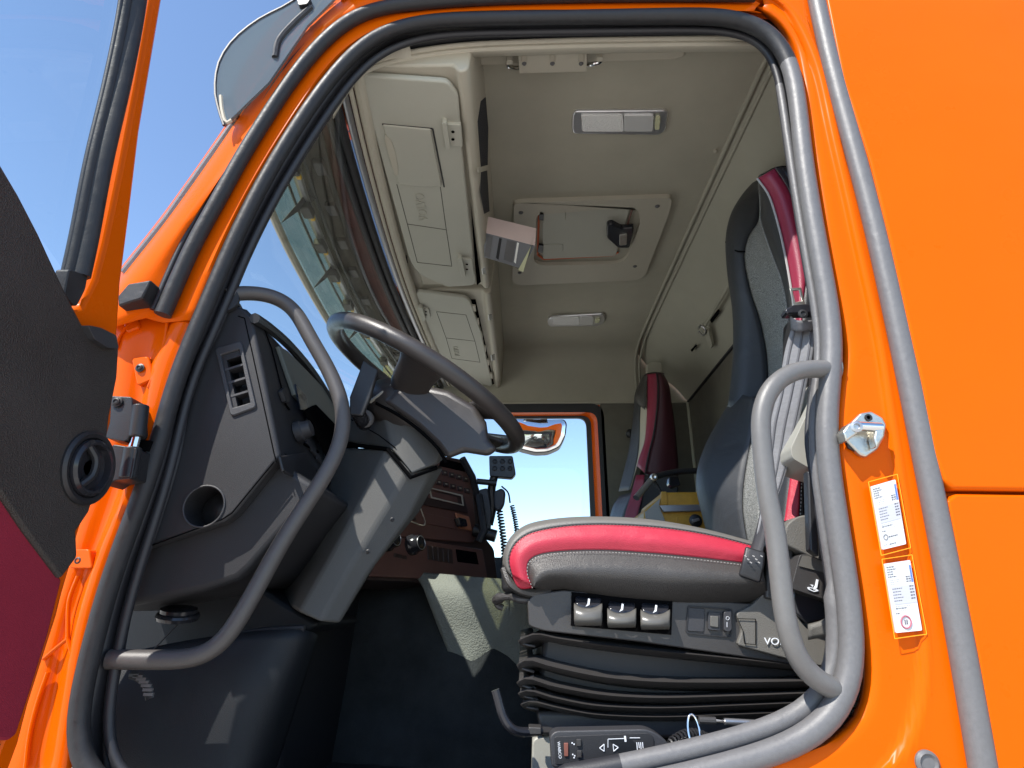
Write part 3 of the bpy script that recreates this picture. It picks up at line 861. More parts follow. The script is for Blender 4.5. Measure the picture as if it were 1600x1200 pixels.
# ------------------------------------------------------------------ overhead lockers
zl = PZ(1.150)
def seamline(parent, pl, pts, m='seam', w=.0012, closed=False, lift=.0005):
    p = [pl(x, y, lift) for x, y in pts]
    if closed: p = p + [p[0]]
    b = MB()
    for a, c in zip(p, p[1:]):
        b.tube([a, c], w, 6)
    return b.build('seam_line', m, parent)
def locker(label, yn, yf, dpoly, rp):
    t = thing('overhead_locker', (-.25, (yn + yf) / 2, 1.17), label, 'locker', 'beige lockers over the windscreen')
    # body: a tray with a rear face up to the roof
    pf = [(-.385, 1.168), (-.155, 1.168), (-.142, 1.150), (-.128, 1.150), (-.118, 1.16), (-.098, 1.365), (-.385, 1.40)]
    MB().prism([V((x, yn, z)) for x, z in pf], (0, yf - yn, 0)).build('body', 'beige', t, bevel=.006)
    MB().slab(zl, r2(dpoly, rp), .012, .004).build('door', 'beige_door', t, bevel=.005, bseg=3)
    return t
lk1 = locker('large overhead locker nearest the driver doorway, with a fold-down flap on its door', 1.03, 2.035,
             [(560, 118), (700, 128), (716, 150), (722, 235), (745, 446), (700, 449), (655, 430), (640, 408)], [12, 10, 6, 2, 10, 4, 22, 10])
lk2 = locker('smaller overhead locker at the passenger end, plain door with one catch', 2.075, YP - .005,
             [(648, 455), (733, 466), (752, 520), (770, 605), (742, 598), (690, 575), (668, 545)], [10, 10, 3, 6, 4, 6, 6])
# flap on the near locker
fl = MB().slab(zl, [(598, 196), (673, 203), (690, 291), (662, 293), (640, 291), (622, 287)], .0, .010).build('flap', 'beige_door', lk1, bevel=.003)
seamline(lk1, zl, [(597, 194), (676, 201), (694, 292)], 'rubber', .0022, lift=.0045)
MB().slab(zl, rpoly and r2([(602, 210), (612, 222), (618, 240), (622, 262), (622, 275), (617, 274), (608, 245), (601, 218)], 3), .0, .012).build('flap_grip', 'beige', fl, bevel=.002)
seamline(lk1, zl, [(620, 288), (637, 352), (652, 410), (706, 416), (697, 357), (688, 292)], lift=.0042)
seamline(lk1, zl, [(637, 350), (697, 359)], lift=.0042)
seamline(lk2, zl, [(682, 487), (728, 492), (742, 533), (697, 528)], closed=True, lift=.0042)
seamline(lk2, zl, [(697, 528), (706, 560), (750, 566), (742, 533)], lift=.0042)
def lettering(parent, body, p0, p1, size, m):
    a, b_ = zl(*p0, .0055), zl(*p1, .0055)
    xd = (b_ - a)
    n = V((0, 0, -1))
    yd = n.cross(xd)
    text('embossed_letters', body, (a + b_) / 2, xd, yd, size, m, parent, ext=.0008)
lettering(lk1, 'VOLVO', (662, 342), (656, 306), .040, 'beige_door')
lettering(lk2, 'VOLVO', (716, 560), (711, 538), .036, 'beige_door')
def catch(t, x, y, w, h, body_left=True):
    c = MB().slab(zl, r2([(x, y), (x + w, y + 1), (x + w + 3, y + h), (x + 3, y + h - 1)], 2), .002, .012).build('catch', 'beige_door', t, bevel=.002)
    MB().slab(zl, r2([(x - 8, y - 2), (x, y - 1), (x + 6, y + h + 4), (x - 1, y + h + 5)], 3), .0, .022).build('catch_lever', 'beige_door', c, bevel=.002)
    for k in (.33, .66):
        p = zl(x + w * .35 + 2, y + h * k, .0125)
        MB().lathe(p, (0, 0, -1), [(.0045, 0), (.0045, .0008)], 10).build('hole', 'hole', c)
catch(lk1, 698, 194, 22, 36)
catch(lk1, 722, 405, 16, 24)
catch(lk2, 660, 482, 10, 15)
# dark gap beside the doors, with pale clips
MB().slab(PZ(1.1665), [(722, 140), (730, 140), (752, 440), (745, 446)], .0, .001).build('gap', 'hole', lk1)
MB().slab(PZ(1.1665), [(736, 468), (743, 468), (772, 600), (766, 602)], .0, .001).build('gap', 'hole', lk2)
for k in range(6):
    y = 478 + k * 21; x = 742 + k * 5.2
    MB().slab(zl, [(x - 6, y), (x + 1, y + 1), (x + 2, y + 9), (x - 5, y + 8)], .008, .002).build('clip', 'beige', lk2, bevel=.001)
for x, y in ((551, 127), (579, 210), (601, 300), (631, 408)):
    MB().slab(PZ(1.155), [(x - 5, y - 5), (x + 4, y - 6), (x + 6, y + 5), (x - 1, y + 6)], .006, .003).build('hinge_pin', 'hole', lk1, bevel=.001)
# rear face: dark net slots and moulding
rf = P3((-.118, 1, 1.16), (-.118, 2, 1.16), (-.098, 1, 1.365))
MB().slab(rf, [(752, 158), (759, 152), (763, 200), (762, 262), (752, 262), (747, 190)], .0, .0015).build('net', mat('dark_net', (.02, .022, .035), .6, bump=1, bscale=300, noise='voronoi', dist=.004), lk1)
MB().slab(rf, [(752, 268), (761, 262), (765, 330), (757, 334), (751, 300)], .0, .0015).build('net', 'belt_d', lk1)
for tt, p in ((lk1, (757, 420)), (lk2, (767, 492)), (lk2, (771, 555))):
    MB().slab(rf, [(p[0] - 3, p[1]), (p[0] + 2, p[1] - 2), (p[0] + 3, p[1] + 8), (p[0] - 2, p[1] + 9)], .0, .004).build('finger_latch', 'lens', tt, bevel=.001)
MB().slab(rf, [(748, 262), (763, 258), (763, 266), (749, 270)], 0, .006).build('net_frame', 'beige', lk1, bevel=.002)

# booklet hanging behind the locker
bk = thing('booklet', W(795, 380, 1.72), 'pale pink and grey printed booklet clipped behind the near overhead locker', 'booklet')
bp = PY(1.70)
b = MB(); 
A_, B_, C_, D_ = bp(757, 337), bp(838, 357), bp(836, 384), bp(755, 363)
MB().prism([A_, B_, C_, D_], (0, .004, 0)).build('cover', 'pink', bk, smooth=False)
E_, F_ = bp(826, 424) + V((0, .08, 0)), bp(757, 402) + V((0, .08, 0))
E_, F_ = W(822, 422, 1.78), W(757, 402, 1.78)
pn = Plane(D_, (C_ - D_).cross(F_ - D_))
MB().prism([D_, pn(836, 384), pn(816, 420), pn(757, 402)], -pn.n * .012).build('printed_side', 'greyprint', bk, smooth=False)
for k, (xa, xb, mm) in enumerate(((762, 770, 'rubber_grey'), (780, 784, 'rubber'), (792, 806, 'rubber_grey'), (808, 811, 'lens'))):
    MB().prism([pn(xa, 366 + (xa - 757) * .25, .0008), pn(xb, 366 + (xb - 757) * .25, .0008), pn(xb - 5, 400 + (xb - 757) * .22, .0008), pn(xa - 5, 398 + (xa - 757) * .22, .0008)], pn.n * .0004).build('print_band', mm, bk, smooth=False)
MB().prism([pn(838, 358), pn(830, 384, .002), pn(810, 421, .002), pn(818, 424)], pn.n * .004).build('page_edge', 'page', bk, smooth=False)

# ------------------------------------------------------------------ roof lamps, hatch, bar bracket
def roof_lamp(pc, pts_o, pts_i, label, split):
    pl = PZ(1.362)
    c = pl(*pc)
    t = thing('roof_lamp', c, label, 'lamp', 'lamps in the roof lining')
    MB().slab(pl, r2(pts_o, 9), .004, .010).build('housing', 'satin', t, bevel=.005, bseg=3)
    xs = [p[0] for p in pts_i]
    x0, x1 = min(xs), max(xs)
    xm = x0 + (x1 - x0) * split
    yt = min(p[1] for p in pts_i); yb = max(p[1] for p in pts_i)
    MB().slab(pl, r2([(x0, yt), (xm, yt), (xm + 1, yb), (x0 + 2, yb)], 3), -.008, .016).build('ribbed_lens', 'lens', t, bevel=.002)
    MB().slab(pl, r2([(xm + 1, yt), (x1 - 12, yt), (x1 - 14, yb), (xm + 2, yb)], 3), -.008, .016).build('clear_lens', 'lens2', t, bevel=.002)
    MB().slab(pl, r2([(x1 - 9, yt + 3), (x1 - 2, yt + 3), (x1 - 4, yb - 3), (x1 - 11, yb - 3)], 2), -.008, .018).build('switch', 'page', t, bevel=.002)
    return t
roof_lamp((970, 192), [(895, 174), (1045, 173), (1040, 205), (1030, 212), (893, 210)], [(908, 181), (1034, 181), (1034, 206), (908, 206)], 'larger looking oblong roof lamp in chrome bezel, nearest the driver doorway', .52)
roof_lamp((900, 501), [(856, 496), (946, 491), (945, 505), (934, 510), (855, 511)], [(862, 496), (940, 496), (940, 508), (862, 508)], 'smaller looking oblong roof lamp beyond the hatch, near the passenger side', .55)

hl = PZ(1.366)
hat = thing('roof_hatch', hl(920, 370), 'beige square roof hatch with black latch and reddish seal in the roof lining', 'hatch')
ho = r2([(803, 313), (815, 311), (1050, 303), (1046, 325), (1008, 425), (996, 433), (812, 441), (800, 435)], [4, 8, 8, 10, 8, 8, 8, 6])
hi = r2([(838, 330), (990, 318), (998, 326), (1000, 345), (978, 400), (965, 407), (848, 410), (834, 405)], [8, 8, 4, 8, 6, 8, 8, 8])
MB().ring(hl, ho, hi, .004, .016).build('surround', 'beige', hat, bevel=.004, bseg=2)
MB().slab(hl, hi, .002, .0008).build('well', mat('hatch_well', (.36, .335, .265), .6, bump=.3, bscale=700), hat)
seamline(hat, hl, [(842, 336), (840, 398), (850, 405), (956, 399), (966, 394)], mat('red_brown_seal', (.55, .12, .04), .5), .0045, lift=.004)
seamline(hat, hl, [(990, 320), (975, 368)], mat('red_brown_seal2', (.14, .05, .035), .5), .003, lift=.0085)
lid = MB().slab(hl, r2([(848, 334), (884, 330), (884, 344), (849, 345)], 2), -.0062, .011).build('lid_hinge', 'beige_door', hat, bevel=.002)
MB().slab(hl, r2([(848, 383), (880, 382), (880, 393), (848, 394)], 2), -.0062, .011).build('lid_hinge', 'beige_door', hat, bevel=.002)
MB().slab(hl, [(843, 331), (850, 332), (849, 345), (842, 344)], -.006, .016).build('hinge_stop', 'black', hat, bevel=.001)
MB().slab(hl, [(842, 383), (849, 384), (848, 396), (840, 394)], -.006, .016).build('hinge_stop', 'black', hat, bevel=.001)
MB().slab(hl, r2([(848, 333), (985, 322), (962, 400), (848, 405)], 4), -.0066, .0082).build('lid', 'beige_door', hat, bevel=.001)
lt = MB().slab(hl, r2([(948, 352), (957, 350), (972, 358), (991, 356), (984, 388), (966, 388), (948, 372)], 4), -.008, .030).build('latch', 'gloss', hat, bevel=.004)
MB().slab(hl, r2([(968, 368), (980, 366), (979, 383), (968, 384)], 2), -.03, .036).build('latch_plate', 'steel', lt, bevel=.001)
for x, y in ((814, 332), (1027, 322), (812, 426), (992, 416)):
    screw(hat, hl(x, y, .016), (0, 0, -1), .006, 'rubber_grey', 'screw')

# pull-down bar behind its plate
br = thing('roof_bar_bracket', W(864, 98, 1.13), 'beige plate with three screws holding a chrome bar above the doorway', 'bracket')
bpn = P3(W(810, 84, 1.10), W(916, 80, 1.10), W(864, 113, 1.17))
MB().slab(bpn, r2([(810, 84), (917, 79), (917, 112), (811, 115)], 2), .0, .010).build('plate', 'beige', br, bevel=.002)
for x in (819, 863, 908):
    MB().slab(bpn, [(x - 4, 84), (x + 4, 84), (x + 4, 96), (x - 4, 97)], -.01, .013).build('plate_notch', 'tan', br, bevel=.001)
    screw(br, bpn(x, 99, .0105), bpn.n, .004, 'rubber_grey')
MB().tube(catmull([bpn(794, 96), bpn(793, 102, .004), bpn(802, 106, .0), bpn(812, 106, -.008), bpn(860, 104, -.010), bpn(914, 101, -.008), bpn(926, 100, .0), bpn(938, 97, .004), bpn(939, 91)], 40), .0055, 10).build('bar', 'chrome', br)
for x, y in ((796, 99), (937, 94)):
    MB().slab(bpn, r2([(x - 5, y - 4), (x + 5, y - 4), (x + 5, y + 2), (x - 5, y + 3)], 2), .003, .012).build('bar_socket', 'beige', br, bevel=.002)

# ------------------------------------------------------------------ dashboard
d1 = PY(1.00); d2 = PY(1.03)
dash = thing('dashboard', (-.5, 1.4, .2), 'dark grey dashboard end beside the front pillar with air vent and round speaker hole', 'dashboard')
side = [(358, 478), (378, 480), (394, 494), (412, 580), (438, 712), (430, 722), (368, 800), (350, 815), (150, 880), (150, 640), (300, 520)]
sidep = MB().slab(d1, side, .03).build('side_panel', 'dash', dash, bevel=.006, bseg=3)
low = [(395, 600), (442, 724), (502, 762), (392, 888), (372, 906), (318, 924), (150, 958), (150, 640)]
lowp = MB().slab(d2, low, .52).build('lower_panel', 'dash', dash, bevel=.012, bseg=3)
binp = MB().slab(d1, [(354, 472), (384, 482), (398, 500), (414, 580), (436, 706), (300, 700), (330, 520)], .62, -.01).build('binnacle', 'dash', dash, bevel=.006)
seamline(dash, d1, [(372, 494), (382, 497), (396, 560), (428, 708), (432, 722)], 'hole', .0010)
seamline(dash, d1, [(428, 722), (362, 802), (346, 812), (210, 862)], 'hole', .0012)
# air vent with louvres
vo = [(337, 545), (378, 533), (402, 637), (362, 652)]
vi = [(346, 556), (375, 547), (392, 630), (365, 638)]
vf = MB().ring(d1, r2(vo, 6), r2(vi, 2), .01, .004).build('air_vent', 'dash2', dash, bevel=.002)
for o_ in (sidep, binp): cut(o_, MB().slab(d1, vi, .045, .02))
cz = d1(319, 791)
for o_ in (sidep, lowp, binp): cut(o_, MB().lathe(cz + V((0, -.02, 0)), (0, 1, 0), [(.0335, 0), (.0335, .085)], 40))
MB().slab(d1, [(340, 550), (378, 540), (398, 634), (360, 645)], .058, -.052).build('vent_back', 'hole', vf)
for k in range(3):
    t = (k + 1) / 4
    a = (346 + 19 * t, 556 + 82 * t); c = (375 + 17 * t, 547 + 83 * t)
    MB().slab(d1, [a, c, (c[0] + .6, c[1] + 3), (a[0] + .6, a[1] + 3)], .02, .001).build('louvre', 'dash2', vf)
# round speaker hole
cc = d1(319, 791)
MB().tube([cc + V((.0345 * math.cos(k * .1571), -.001, .0345 * math.sin(k * .1571))) for k in range(40)], .0016, 8, closed=True).build('hole_rim', 'dash2', dash)
MB().lathe(cc + V((0, .062, 0)), (0, -1, 0), [(.033, 0), (.033, .003), (.030, .006), (.012, .014), (.004, .016)], 40).build('speaker_cone', 'black', dash)
# driver-facing face details: slanted plane through (394,494) and (438,712) running across the cab
fc = Plane(d1(394, 494), (d1(438, 712) - d1(394, 494)).cross(V((0, 1, 0))))
hood = [(440, 545), (452, 556), (512, 618), (545, 660), (548, 690), (512, 660), (470, 620)]
MB().slab(fc, [(436, 540), (450, 548), (512, 612), (556, 672), (556, 690), (512, 668), (462, 616)], -.001, .010).build('binnacle_recess', mat('binnacle_inner', (.10, .115, .11), .35), dash, bevel=.002)
MB().slab(fc, [(462, 600), (478, 618), (484, 640), (470, 640)], -.010, .013).build('dial_glass', glass('dial_blue_reflection', (.3, .4, .6), 1), dash)  # blue tint paints in a small reflection on the dial
MB().slab(fc, [(482, 640), (494, 632), (560, 700), (560, 760), (520, 720)], -.010, .02).build('cluster_shade', 'hole', dash)
hd_ = [(398, 497), (420, 512), (452, 540), (490, 585), (525, 640)]
MB().tube(catmull([fc(x, y, .006) for x, y in hd_], 24), .010, 8).build('hood_edge', 'dash', dash)
kn = fc(463, 676)
MB().lathe(kn, fc.n, [(.021, 0), (.021, .012), (.018, .015), (.016, .030), (.010, .032)], 24).build('light_knob', 'dash2', dash)
for (x, y) in ((484, 660), (492, 672), (500, 684), (482, 690), (490, 702), (498, 714)):
    MB().slab(fc, r2([(x - 4, y - 8), (x + 4, y), (x + 6, y + 11), (x - 2, y + 3)], 1), .0, .004).build('push_button', 'dash2', dash, bevel=.001)
seamline(dash, fc, [(476, 694), (497, 706)], 'hole', .003)
seamline(dash, fc, [(484, 730), (500, 742)], 'hole', .003)
seamline(dash, fc, [(412, 512), (424, 545), (446, 632), (452, 640)], 'hole', .002)
MB().slab(fc, r2([(440, 610), (446, 604), (452, 612), (453, 628), (447, 628)], 2), .0, .008).build('key_barrel', 'rubber', dash, bevel=.002)
MB().slab(fc, [(438, 712), (478, 706), (502, 748), (492, 764), (444, 736)], -.0, .006).build('ledge', 'black', dash, bevel=.003)
# under the dash: disc, cross rod, kick panel, ribbed strap
kick = thing('kick_panel', W(380, 1090, 1.2), 'smooth dark lower panel in the footwell under the front grab handle', 'panel')
kl = [[W(140, 1035, 1.10), W(280, 1005, 1.11), (W(395, 988, 1.12)), W(470, 984, 1.14), W(492, 992, 1.20)],
      [W(140, 1100, 1.08), W(270, 1085, 1.09), W(390, 1075, 1.10), W(440, 1075, 1.13), W(464, 1080, 1.2)],
      [W(120, 1260, 1.06), W(230, 1260, 1.07), W(350, 1260, 1.08), W(385, 1260, 1.11), W(405, 1260, 1.2)]]
MB().sheet([[p for p in l] for l in kl], 30, 16).build('panel', 'kick', kick, solid=.008, angle=60)
b = MB().slab(PY(1.2), [(380, 900), (440, 940), (500, 975), (478, 990), (395, 992), (140, 1040), (140, 930)], .3)
b.build('upper_panel', 'kick', kick, bevel=.008)
MB().tube(catmull([W(x, y, 1.14) for x, y in ((190, 1042), (300, 1010), (400, 987), (476, 982))], 20), .006, 8).build('ledge', 'dash', kick)
MB().lathe(W(278, 962, 1.12), (0.1, -.2, 1), [(.034, -.006), (.036, 0), (.034, .004), (.03, .006), (.030, .012), (.022, .014)], 28).build('cap', 'gloss', kick)
seamline(kick, PY(1.10), [(278, 975), (240, 1015), (190, 1075), (168, 1110)], 'rubber', .0014)
strp = thing('ribbed_strap', W(228, 1075, 1.02), 'short ribbed grey strap curling below the front grab handle foot', 'strap')
pts = catmull([W(x, y, 1.02) for x, y in ((204, 1053), (218, 1058), (230, 1072), (234, 1092))], 9)
MB().tube(pts, .007, 8, flat=.3, up=(0, 1, 0)).build('band', 'rubber', strp)
for p in pts[1:-1]:
    MB().box(p - V((.0075, .003, .002)), p + V((.0075, .001, .002))).build('rib', 'rubber_grey', strp)

# ------------------------------------------------------------------ steering column and wheel
colm = thing('steering_column', W(560, 900, 1.3), 'boxy grey steering column cover rising from the footwell to the wheel', 'steering column')
def ringp(l): return WL(l)
lower = [
    [(524, 700, 1.34), (604, 700, 1.205), (638, 735, 1.20), (676, 735, 1.235), (694, 730, 1.34), (600, 700, 1.42)],
    [(505, 770, 1.33), (572, 765, 1.19), (606, 790, 1.19), (640, 808, 1.22), (655, 800, 1.34), (565, 770, 1.42)],
    [(470, 868, 1.31), (514, 872, 1.17), (545, 890, 1.17), (576, 896, 1.20), (588, 880, 1.34), (500, 850, 1.42)],
    [(437, 942, 1.29), (466, 955, 1.15), (500, 973, 1.15), (530, 975, 1.18), (545, 950, 1.33), (460, 930, 1.42)]]
MB().loft([WL(r) for r in lower]).build('lower_cover', 'column', colm, bevel=.007, bseg=3)
upper = [
    [(556, 626, 1.36), (592, 616, 1.235), (630, 625, 1.22), (700, 680, 1.24), (706, 690, 1.36), (640, 640, 1.44)],
    [(530, 688, 1.35), (612, 700, 1.20), (644, 742, 1.195), (684, 726, 1.23), (696, 716, 1.36), (610, 700, 1.44)]]
MB().loft([WL(r) for r in upper]).build('upper_shroud', 'column', colm, bevel=.006, bseg=3)
MB().tube(WL([(527, 692, 1.335), (606, 702, 1.198), (642, 746, 1.19), (682, 731, 1.225)]), .0045, 8).build('cover_gap', 'hole', colm)
MB().tube(WL([(548, 655, 1.34), (592, 680, 1.21), (618, 700, 1.2)]), .0012, 6).build('cover_seam', 'hole', colm)
for x, y in ((613, 812), (575, 862)):
    screw(colm, W(x, y, 1.172), (0, -1, 0), .003, 'rubber')
stalk = thing('stalk_paddle', W(572, 610, 1.24), 'flat black paddle stalk standing up from the column beside the wheel rim', 'stalk')
MB().slab(PY(1.15), [(568, 562), (591, 578), (578, 622), (566, 650), (546, 648), (546, 620)], .012).build('paddle', 'black', stalk, bevel=.003)
MB().tube(catmull([W(556, 640, 1.17), W(563, 652, 1.19), W(570, 662, 1.24)], 8), [.014, .014, .015, .015, .016, .016, .017, .016], 14).build('stem', 'gloss', stalk)
MB().lathe(W(568, 655, 1.22), (.3, -.8, .3), [(.022, 0), (.022, .006), (.018, .012), (.006, .014)], 22).build('boot', 'rubber_grey', stalk)

sw = thing('steering_wheel', (-.20, 1.30, .45), 'large dark steering wheel seen from below, its front rim catching the sun', 'steering wheel')
cw = V((-.224, 1.30, .474)); ang = R(30.6)
e1 = V((math.cos(ang), 0, -math.sin(ang))); e2 = V((0, -1, 0)); nn = V((math.sin(ang), 0, math.cos(ang)))
RW = .247
def wpt(phi, r=RW, h=0.0): return cw + (e1 * math.cos(R(phi)) + e2 * math.sin(R(phi))) * r + nn * h
MB().tube([wpt(k * 4) for k in range(90)], .0185, 18, closed=True).build('rim', 'wheel', sw, angle=80)
def spoke(pa, pb, ha, hb, r0=.055, th=.014, nm='spoke'):
    # pa,pb: angular span at rim; ha,hb: span at hub
    L = []
    k = 9
    rows_t, rows_b = [], []
    for i in range(k):
        t = i / (k - 1)
        r = (RW - .004) * (1 - t) + r0 * t
        w = (3 * t * t - 2 * t ** 3)
        neck = math.sin(math.pi * min(1, t * 1.25)) * (pb - pa) * .16
        a0 = pa + neck + (ha - pa) * w; a1 = pb - neck + (hb - pb) * w
        h = -.062 * w
        rows_t.append([wpt(a0 + (a1 - a0) * j / 6, r, h + .010 - .006 * abs(j - 3) / 3) for j in range(7)])
        rows_b.append([wpt(a0 + (a1 - a0) * j / 6, r, h - th + .008 * (abs(j - 3) / 3) ** 2 * 1.5) for j in range(7)])
    rings = [a + b_[::-1] for a, b_ in zip(rows_t, rows_b)]
    MB().loft(rings).build(nm, 'wheel', sw, sub=1, angle=70)
spoke(63, 97, 62, 118)
spoke(24, 45, 8, 50)
spoke(-45, -24, -50, -8)
spoke(-97, -63, -118, -62)
# hub bowl
prof = [(.02, .0), (.075, -.006), (.098, -.026), (.112, -.050), (.108, -.078), (.092, -.098), (.07, -.108), (.045, -.112)]
MB().lathe(cw - nn * .02, nn, prof, 40).build('hub', 'wheel', sw, angle=70)
# keyed back cover under the hub
def lrp(x): return 1.20 - (x - 596) / 180 * .04
cw_o = [(596, 626), (622, 604), (645, 598), (700, 610), (742, 634), (760, 660), (764, 688), (778, 702), (764, 713), (726, 707), (700, 717), (684, 696), (650, 664), (616, 640)]
rA = [W(x + (690 - x) * .06, y + (662 - y) * .06, lrp(x) - .012) for x, y in cw_o]
rB = [W(x, y, lrp(x)) for x, y in cw_o]
rC = [W(x, y, lrp(x) + .20) for x, y in cw_o]
MB().loft([rA, rB, rC]).build('back_cover', 'wheel', sw, bevel=.008, bseg=3)
MB().tube(catmull(WL([(588, 630, 1.205), (618, 646, 1.19), (650, 668, 1.18), (682, 698, 1.175), (697, 722, 1.19)]), 20), .0035, 8).build('cover_gap', 'hole', sw)
MB().tube(catmull(WL([(578, 628, 1.21), (600, 612, 1.20), (622, 594, 1.22)]), 8), .004, 8).build('trim_edge', 'greybox', sw)

# ------------------------------------------------------------------ centre console, facing the driver
A3 = W(600, 880, 1.62); B3 = W(770, 885, 2.15); C3 = W(700, 715, 1.98)
cp = P3(A3, B3, C3)
con = thing('centre_console', (A3 + B3) / 2, 'brown tinted centre console with radio, switch rows and two rotary knobs', 'console')
MB().slab(cp, r2([(560, 905), (575, 820), (640, 760), (690, 712), (722, 718), (738, 738), (748, 800), (756, 838), (772, 858), (778, 916), (700, 912)], 6), .12).build('body', 'brown_d', con, bevel=.008)
MB().slab(cp, [(578, 900), (590, 845), (620, 838), (754, 858), (764, 914), (700, 906)], .0, .012).build('lower_fascia', 'brown', con, bevel=.003)
MB().slab(cp, [(592, 836), (640, 770), (690, 718), (716, 722), (736, 740), (745, 836), (740, 848)], .0, .008).build('upper_fascia', 'brown', con, bevel=.003)
# radio
rd = MB().slab(cp, r2([(652, 762), (726, 776), (732, 802), (658, 788)], 2), -.008, .014).build('radio', 'brown_d', con, bevel=.002)
MB().ring(cp, [(664, 763), (717, 775), (719, 792), (667, 780)], [(666, 765), (715, 777), (717, 790), (669, 778)], -.014, .0155).build('display_rim', 'tan', rd)
MB().slab(cp, [(667, 766), (714, 777), (716, 789), (670, 778)], -.014, .0148).build('display', 'brown', rd)
MB().lathe(cp(668, 770, .014), cp.n, [(.004, 0), (.004, .006), (.002, .008)], 12).build('radio_knob', 'alu', rd)
# rows of buttons
for r_ in range(2):
    for k in range(5):
        x = 684 + k * 11 + r_ * 2; y = 735 + k * 3.2 + r_ * 18
        MB().slab(cp, r2([(x - 4, y - 4), (x + 4, y - 3), (x + 5, y + 5), (x - 3, y + 4)], 1), -.008, .0125).build('button', 'brown_d', con, bevel=.001)
        MB().slab(cp, [(x - 1, y - 1), (x + 2, y - .5), (x + 2, y + 1), (x - 1, y + .5)], -.0125, .0130).build('button_mark', 'tan', con)
MB().slab(cp, [(690, 716), (722, 724), (732, 738), (686, 728)], -.008, .0095).build('vent_slot', 'hole', con)
MB().slab(cp, [(660, 800), (732, 816), (738, 832), (664, 818)], -.008, .011).build('storage_lid', 'brown', con, bevel=.002)
MB().slab(cp, [(712, 801), (733, 807), (738, 829), (718, 825)], -.011, .016).build('socket_plate', mat('orange_glow_plate', (.45, .17, .09), .5), con, bevel=.002)
MB().slab(cp, r2([(716, 808), (729, 811), (731, 823), (720, 822)], 3), -.016, .032).build('socket_plug', 'gloss', con, bevel=.003)
MB().tube(catmull([cp(x, y, .010) for x, y in ((652, 765), (656, 790), (664, 820), (640, 814), (624, 808))], 20), .002, 6).build('fascia_line', 'tan', con)
for (x, y) in ((636, 790), (641, 800), (646, 810), (632, 802)):
    MB().slab(cp, r2([(x - 4, y - 3), (x + 4, y - 1), (x + 5, y + 4), (x - 3, y + 2)], 1), -.008, .011).build('button', 'brown_d', con, bevel=.001)
# two rotary knobs
for x, y, r_ in ((603, 846, .024), (642, 852, .025)):
    c = cp(x, y, .012)
    kb = MB().lathe(c, cp.n, [(r_ * 1.15, 0), (r_ * 1.15, .010), (r_ * .95, .016), (r_ * .88, .034), (r_ * .5, .036)], 30).build('rotary_knob', 'gloss', con)
    MB().tube([c + cp.n * .0355 + (V((1, 0, 0)).cross(cp.n).normalized() * math.cos(t * .2618) + cp.n.cross(V((1, 0, 0)).cross(cp.n).normalized()) * math.sin(t * .2618)) * r_ * .74 for t in range(24)], .0012, 6, closed=True).build('dial_ring', 'alu', kb)
MB().slab(cp, r2([(610, 832), (623, 836), (624, 846), (612, 844)], 1), -.012, .016).build('button', 'amber', con, bevel=.001)
for k in range(3):
    x = 616 + k * 7; y = 864 + k * 1.5
    MB().slab(cp, [(x, y), (x + 6, y + 1), (x + 6, y + 7), (x, y + 6)], -.012, .015).build('button', 'brown_d', con, bevel=.001)
for k in range(5):
    x = 668 + k * 8; y = 852 + k * 1.3
    MB().slab(cp, [(x, y), (x + 7, y + 1), (x + 8.5, y + 23), (x + 1.5, y + 22)], -.012, .016).build('rocker_switch', 'brown_d', con, bevel=.0015)
MB().slab(cp, r2([(712, 858), (744, 863), (748, 882), (715, 878)], 1), -.0119, .0126).build('storage_pocket', 'hole', con)
MB().tube(WL([(722, 716, 1.98), (738, 745, 2.02), (752, 800, 2.06), (760, 842, 2.1)]), .012, 8).build('edge_roll', 'black', con)

# handset cluster with coiled cords
hs = thing('handset_mount', W(780, 790, 2.2), 'black radio handset mount with keypad box in front of the passenger window', 'handset mount')
MB().slab(PY(2.0), r2([(764, 712), (801, 712), (806, 740), (800, 747), (765, 744)], 3), .035).build('keypad_box', 'black', hs, bevel=.003)
for k in range(6):
    x = 773 + (k % 3) * 12; y = 721 + (k // 3) * 11
    MB().lathe(PY(2.0)(x, y), (0, -1, 0), [(.0085, 0), (.0085, .003), (.006, .004), (.005, .001)], 16).build('round_button', 'rubber', hs)
MB().slab(PY(1.96), r2([(759, 676), (794, 680), (797, 690), (794, 702), (762, 694)], 2), .03).build('display_unit', 'black', hs, bevel=.003)
MB().slab(PY(1.958), [(762, 679), (791, 683), (794, 696), (764, 690)], .002, .0).build('display_face', 'greybox', hs)
for x0 in (768, 776, 783, 788):
    MB().slab(PY(1.956), [(x0, 683), (x0 + 4, 684), (x0 + 4, 690), (x0, 689)], .002, .0).build('display_mark', 'black', hs)
MB().tube(catmull(WL([(772, 745, 2.02), (768, 765, 2.03), (770, 790, 2.04), (764, 820, 2.05)]), 14), .014, 10).build('arm', 'black', hs)
MB().tube(WL([(745, 752, 2.0), (776, 755, 2.0)]), .010, 10).build('arm', 'black', hs)
MB().tube(WL([(748, 774, 2.0), (752, 800, 1.98), (756, 830, 1.96), (748, 846, 1.96)]), .013, 8).build('arm', 'rubber', hs)
MB().slab(PY(2.02), r2([(748, 765), (762, 762), (768, 800), (766, 834), (752, 838), (748, 800)], 4), .03).build('cradle', 'black', hs, bevel=.005)
MB().slab(PY(2.0), r2([(771, 768), (784, 762), (790, 768), (788, 788), (780, 800), (772, 795)], 5), .03).build('handset', 'dash2', hs, bevel=.006)
MB().tube(catmull(WL([(784, 760, 2.02), (794, 770, 2.0), (797, 786, 2.0)]), 10), .003, 6).build('cord', 'black', hs)
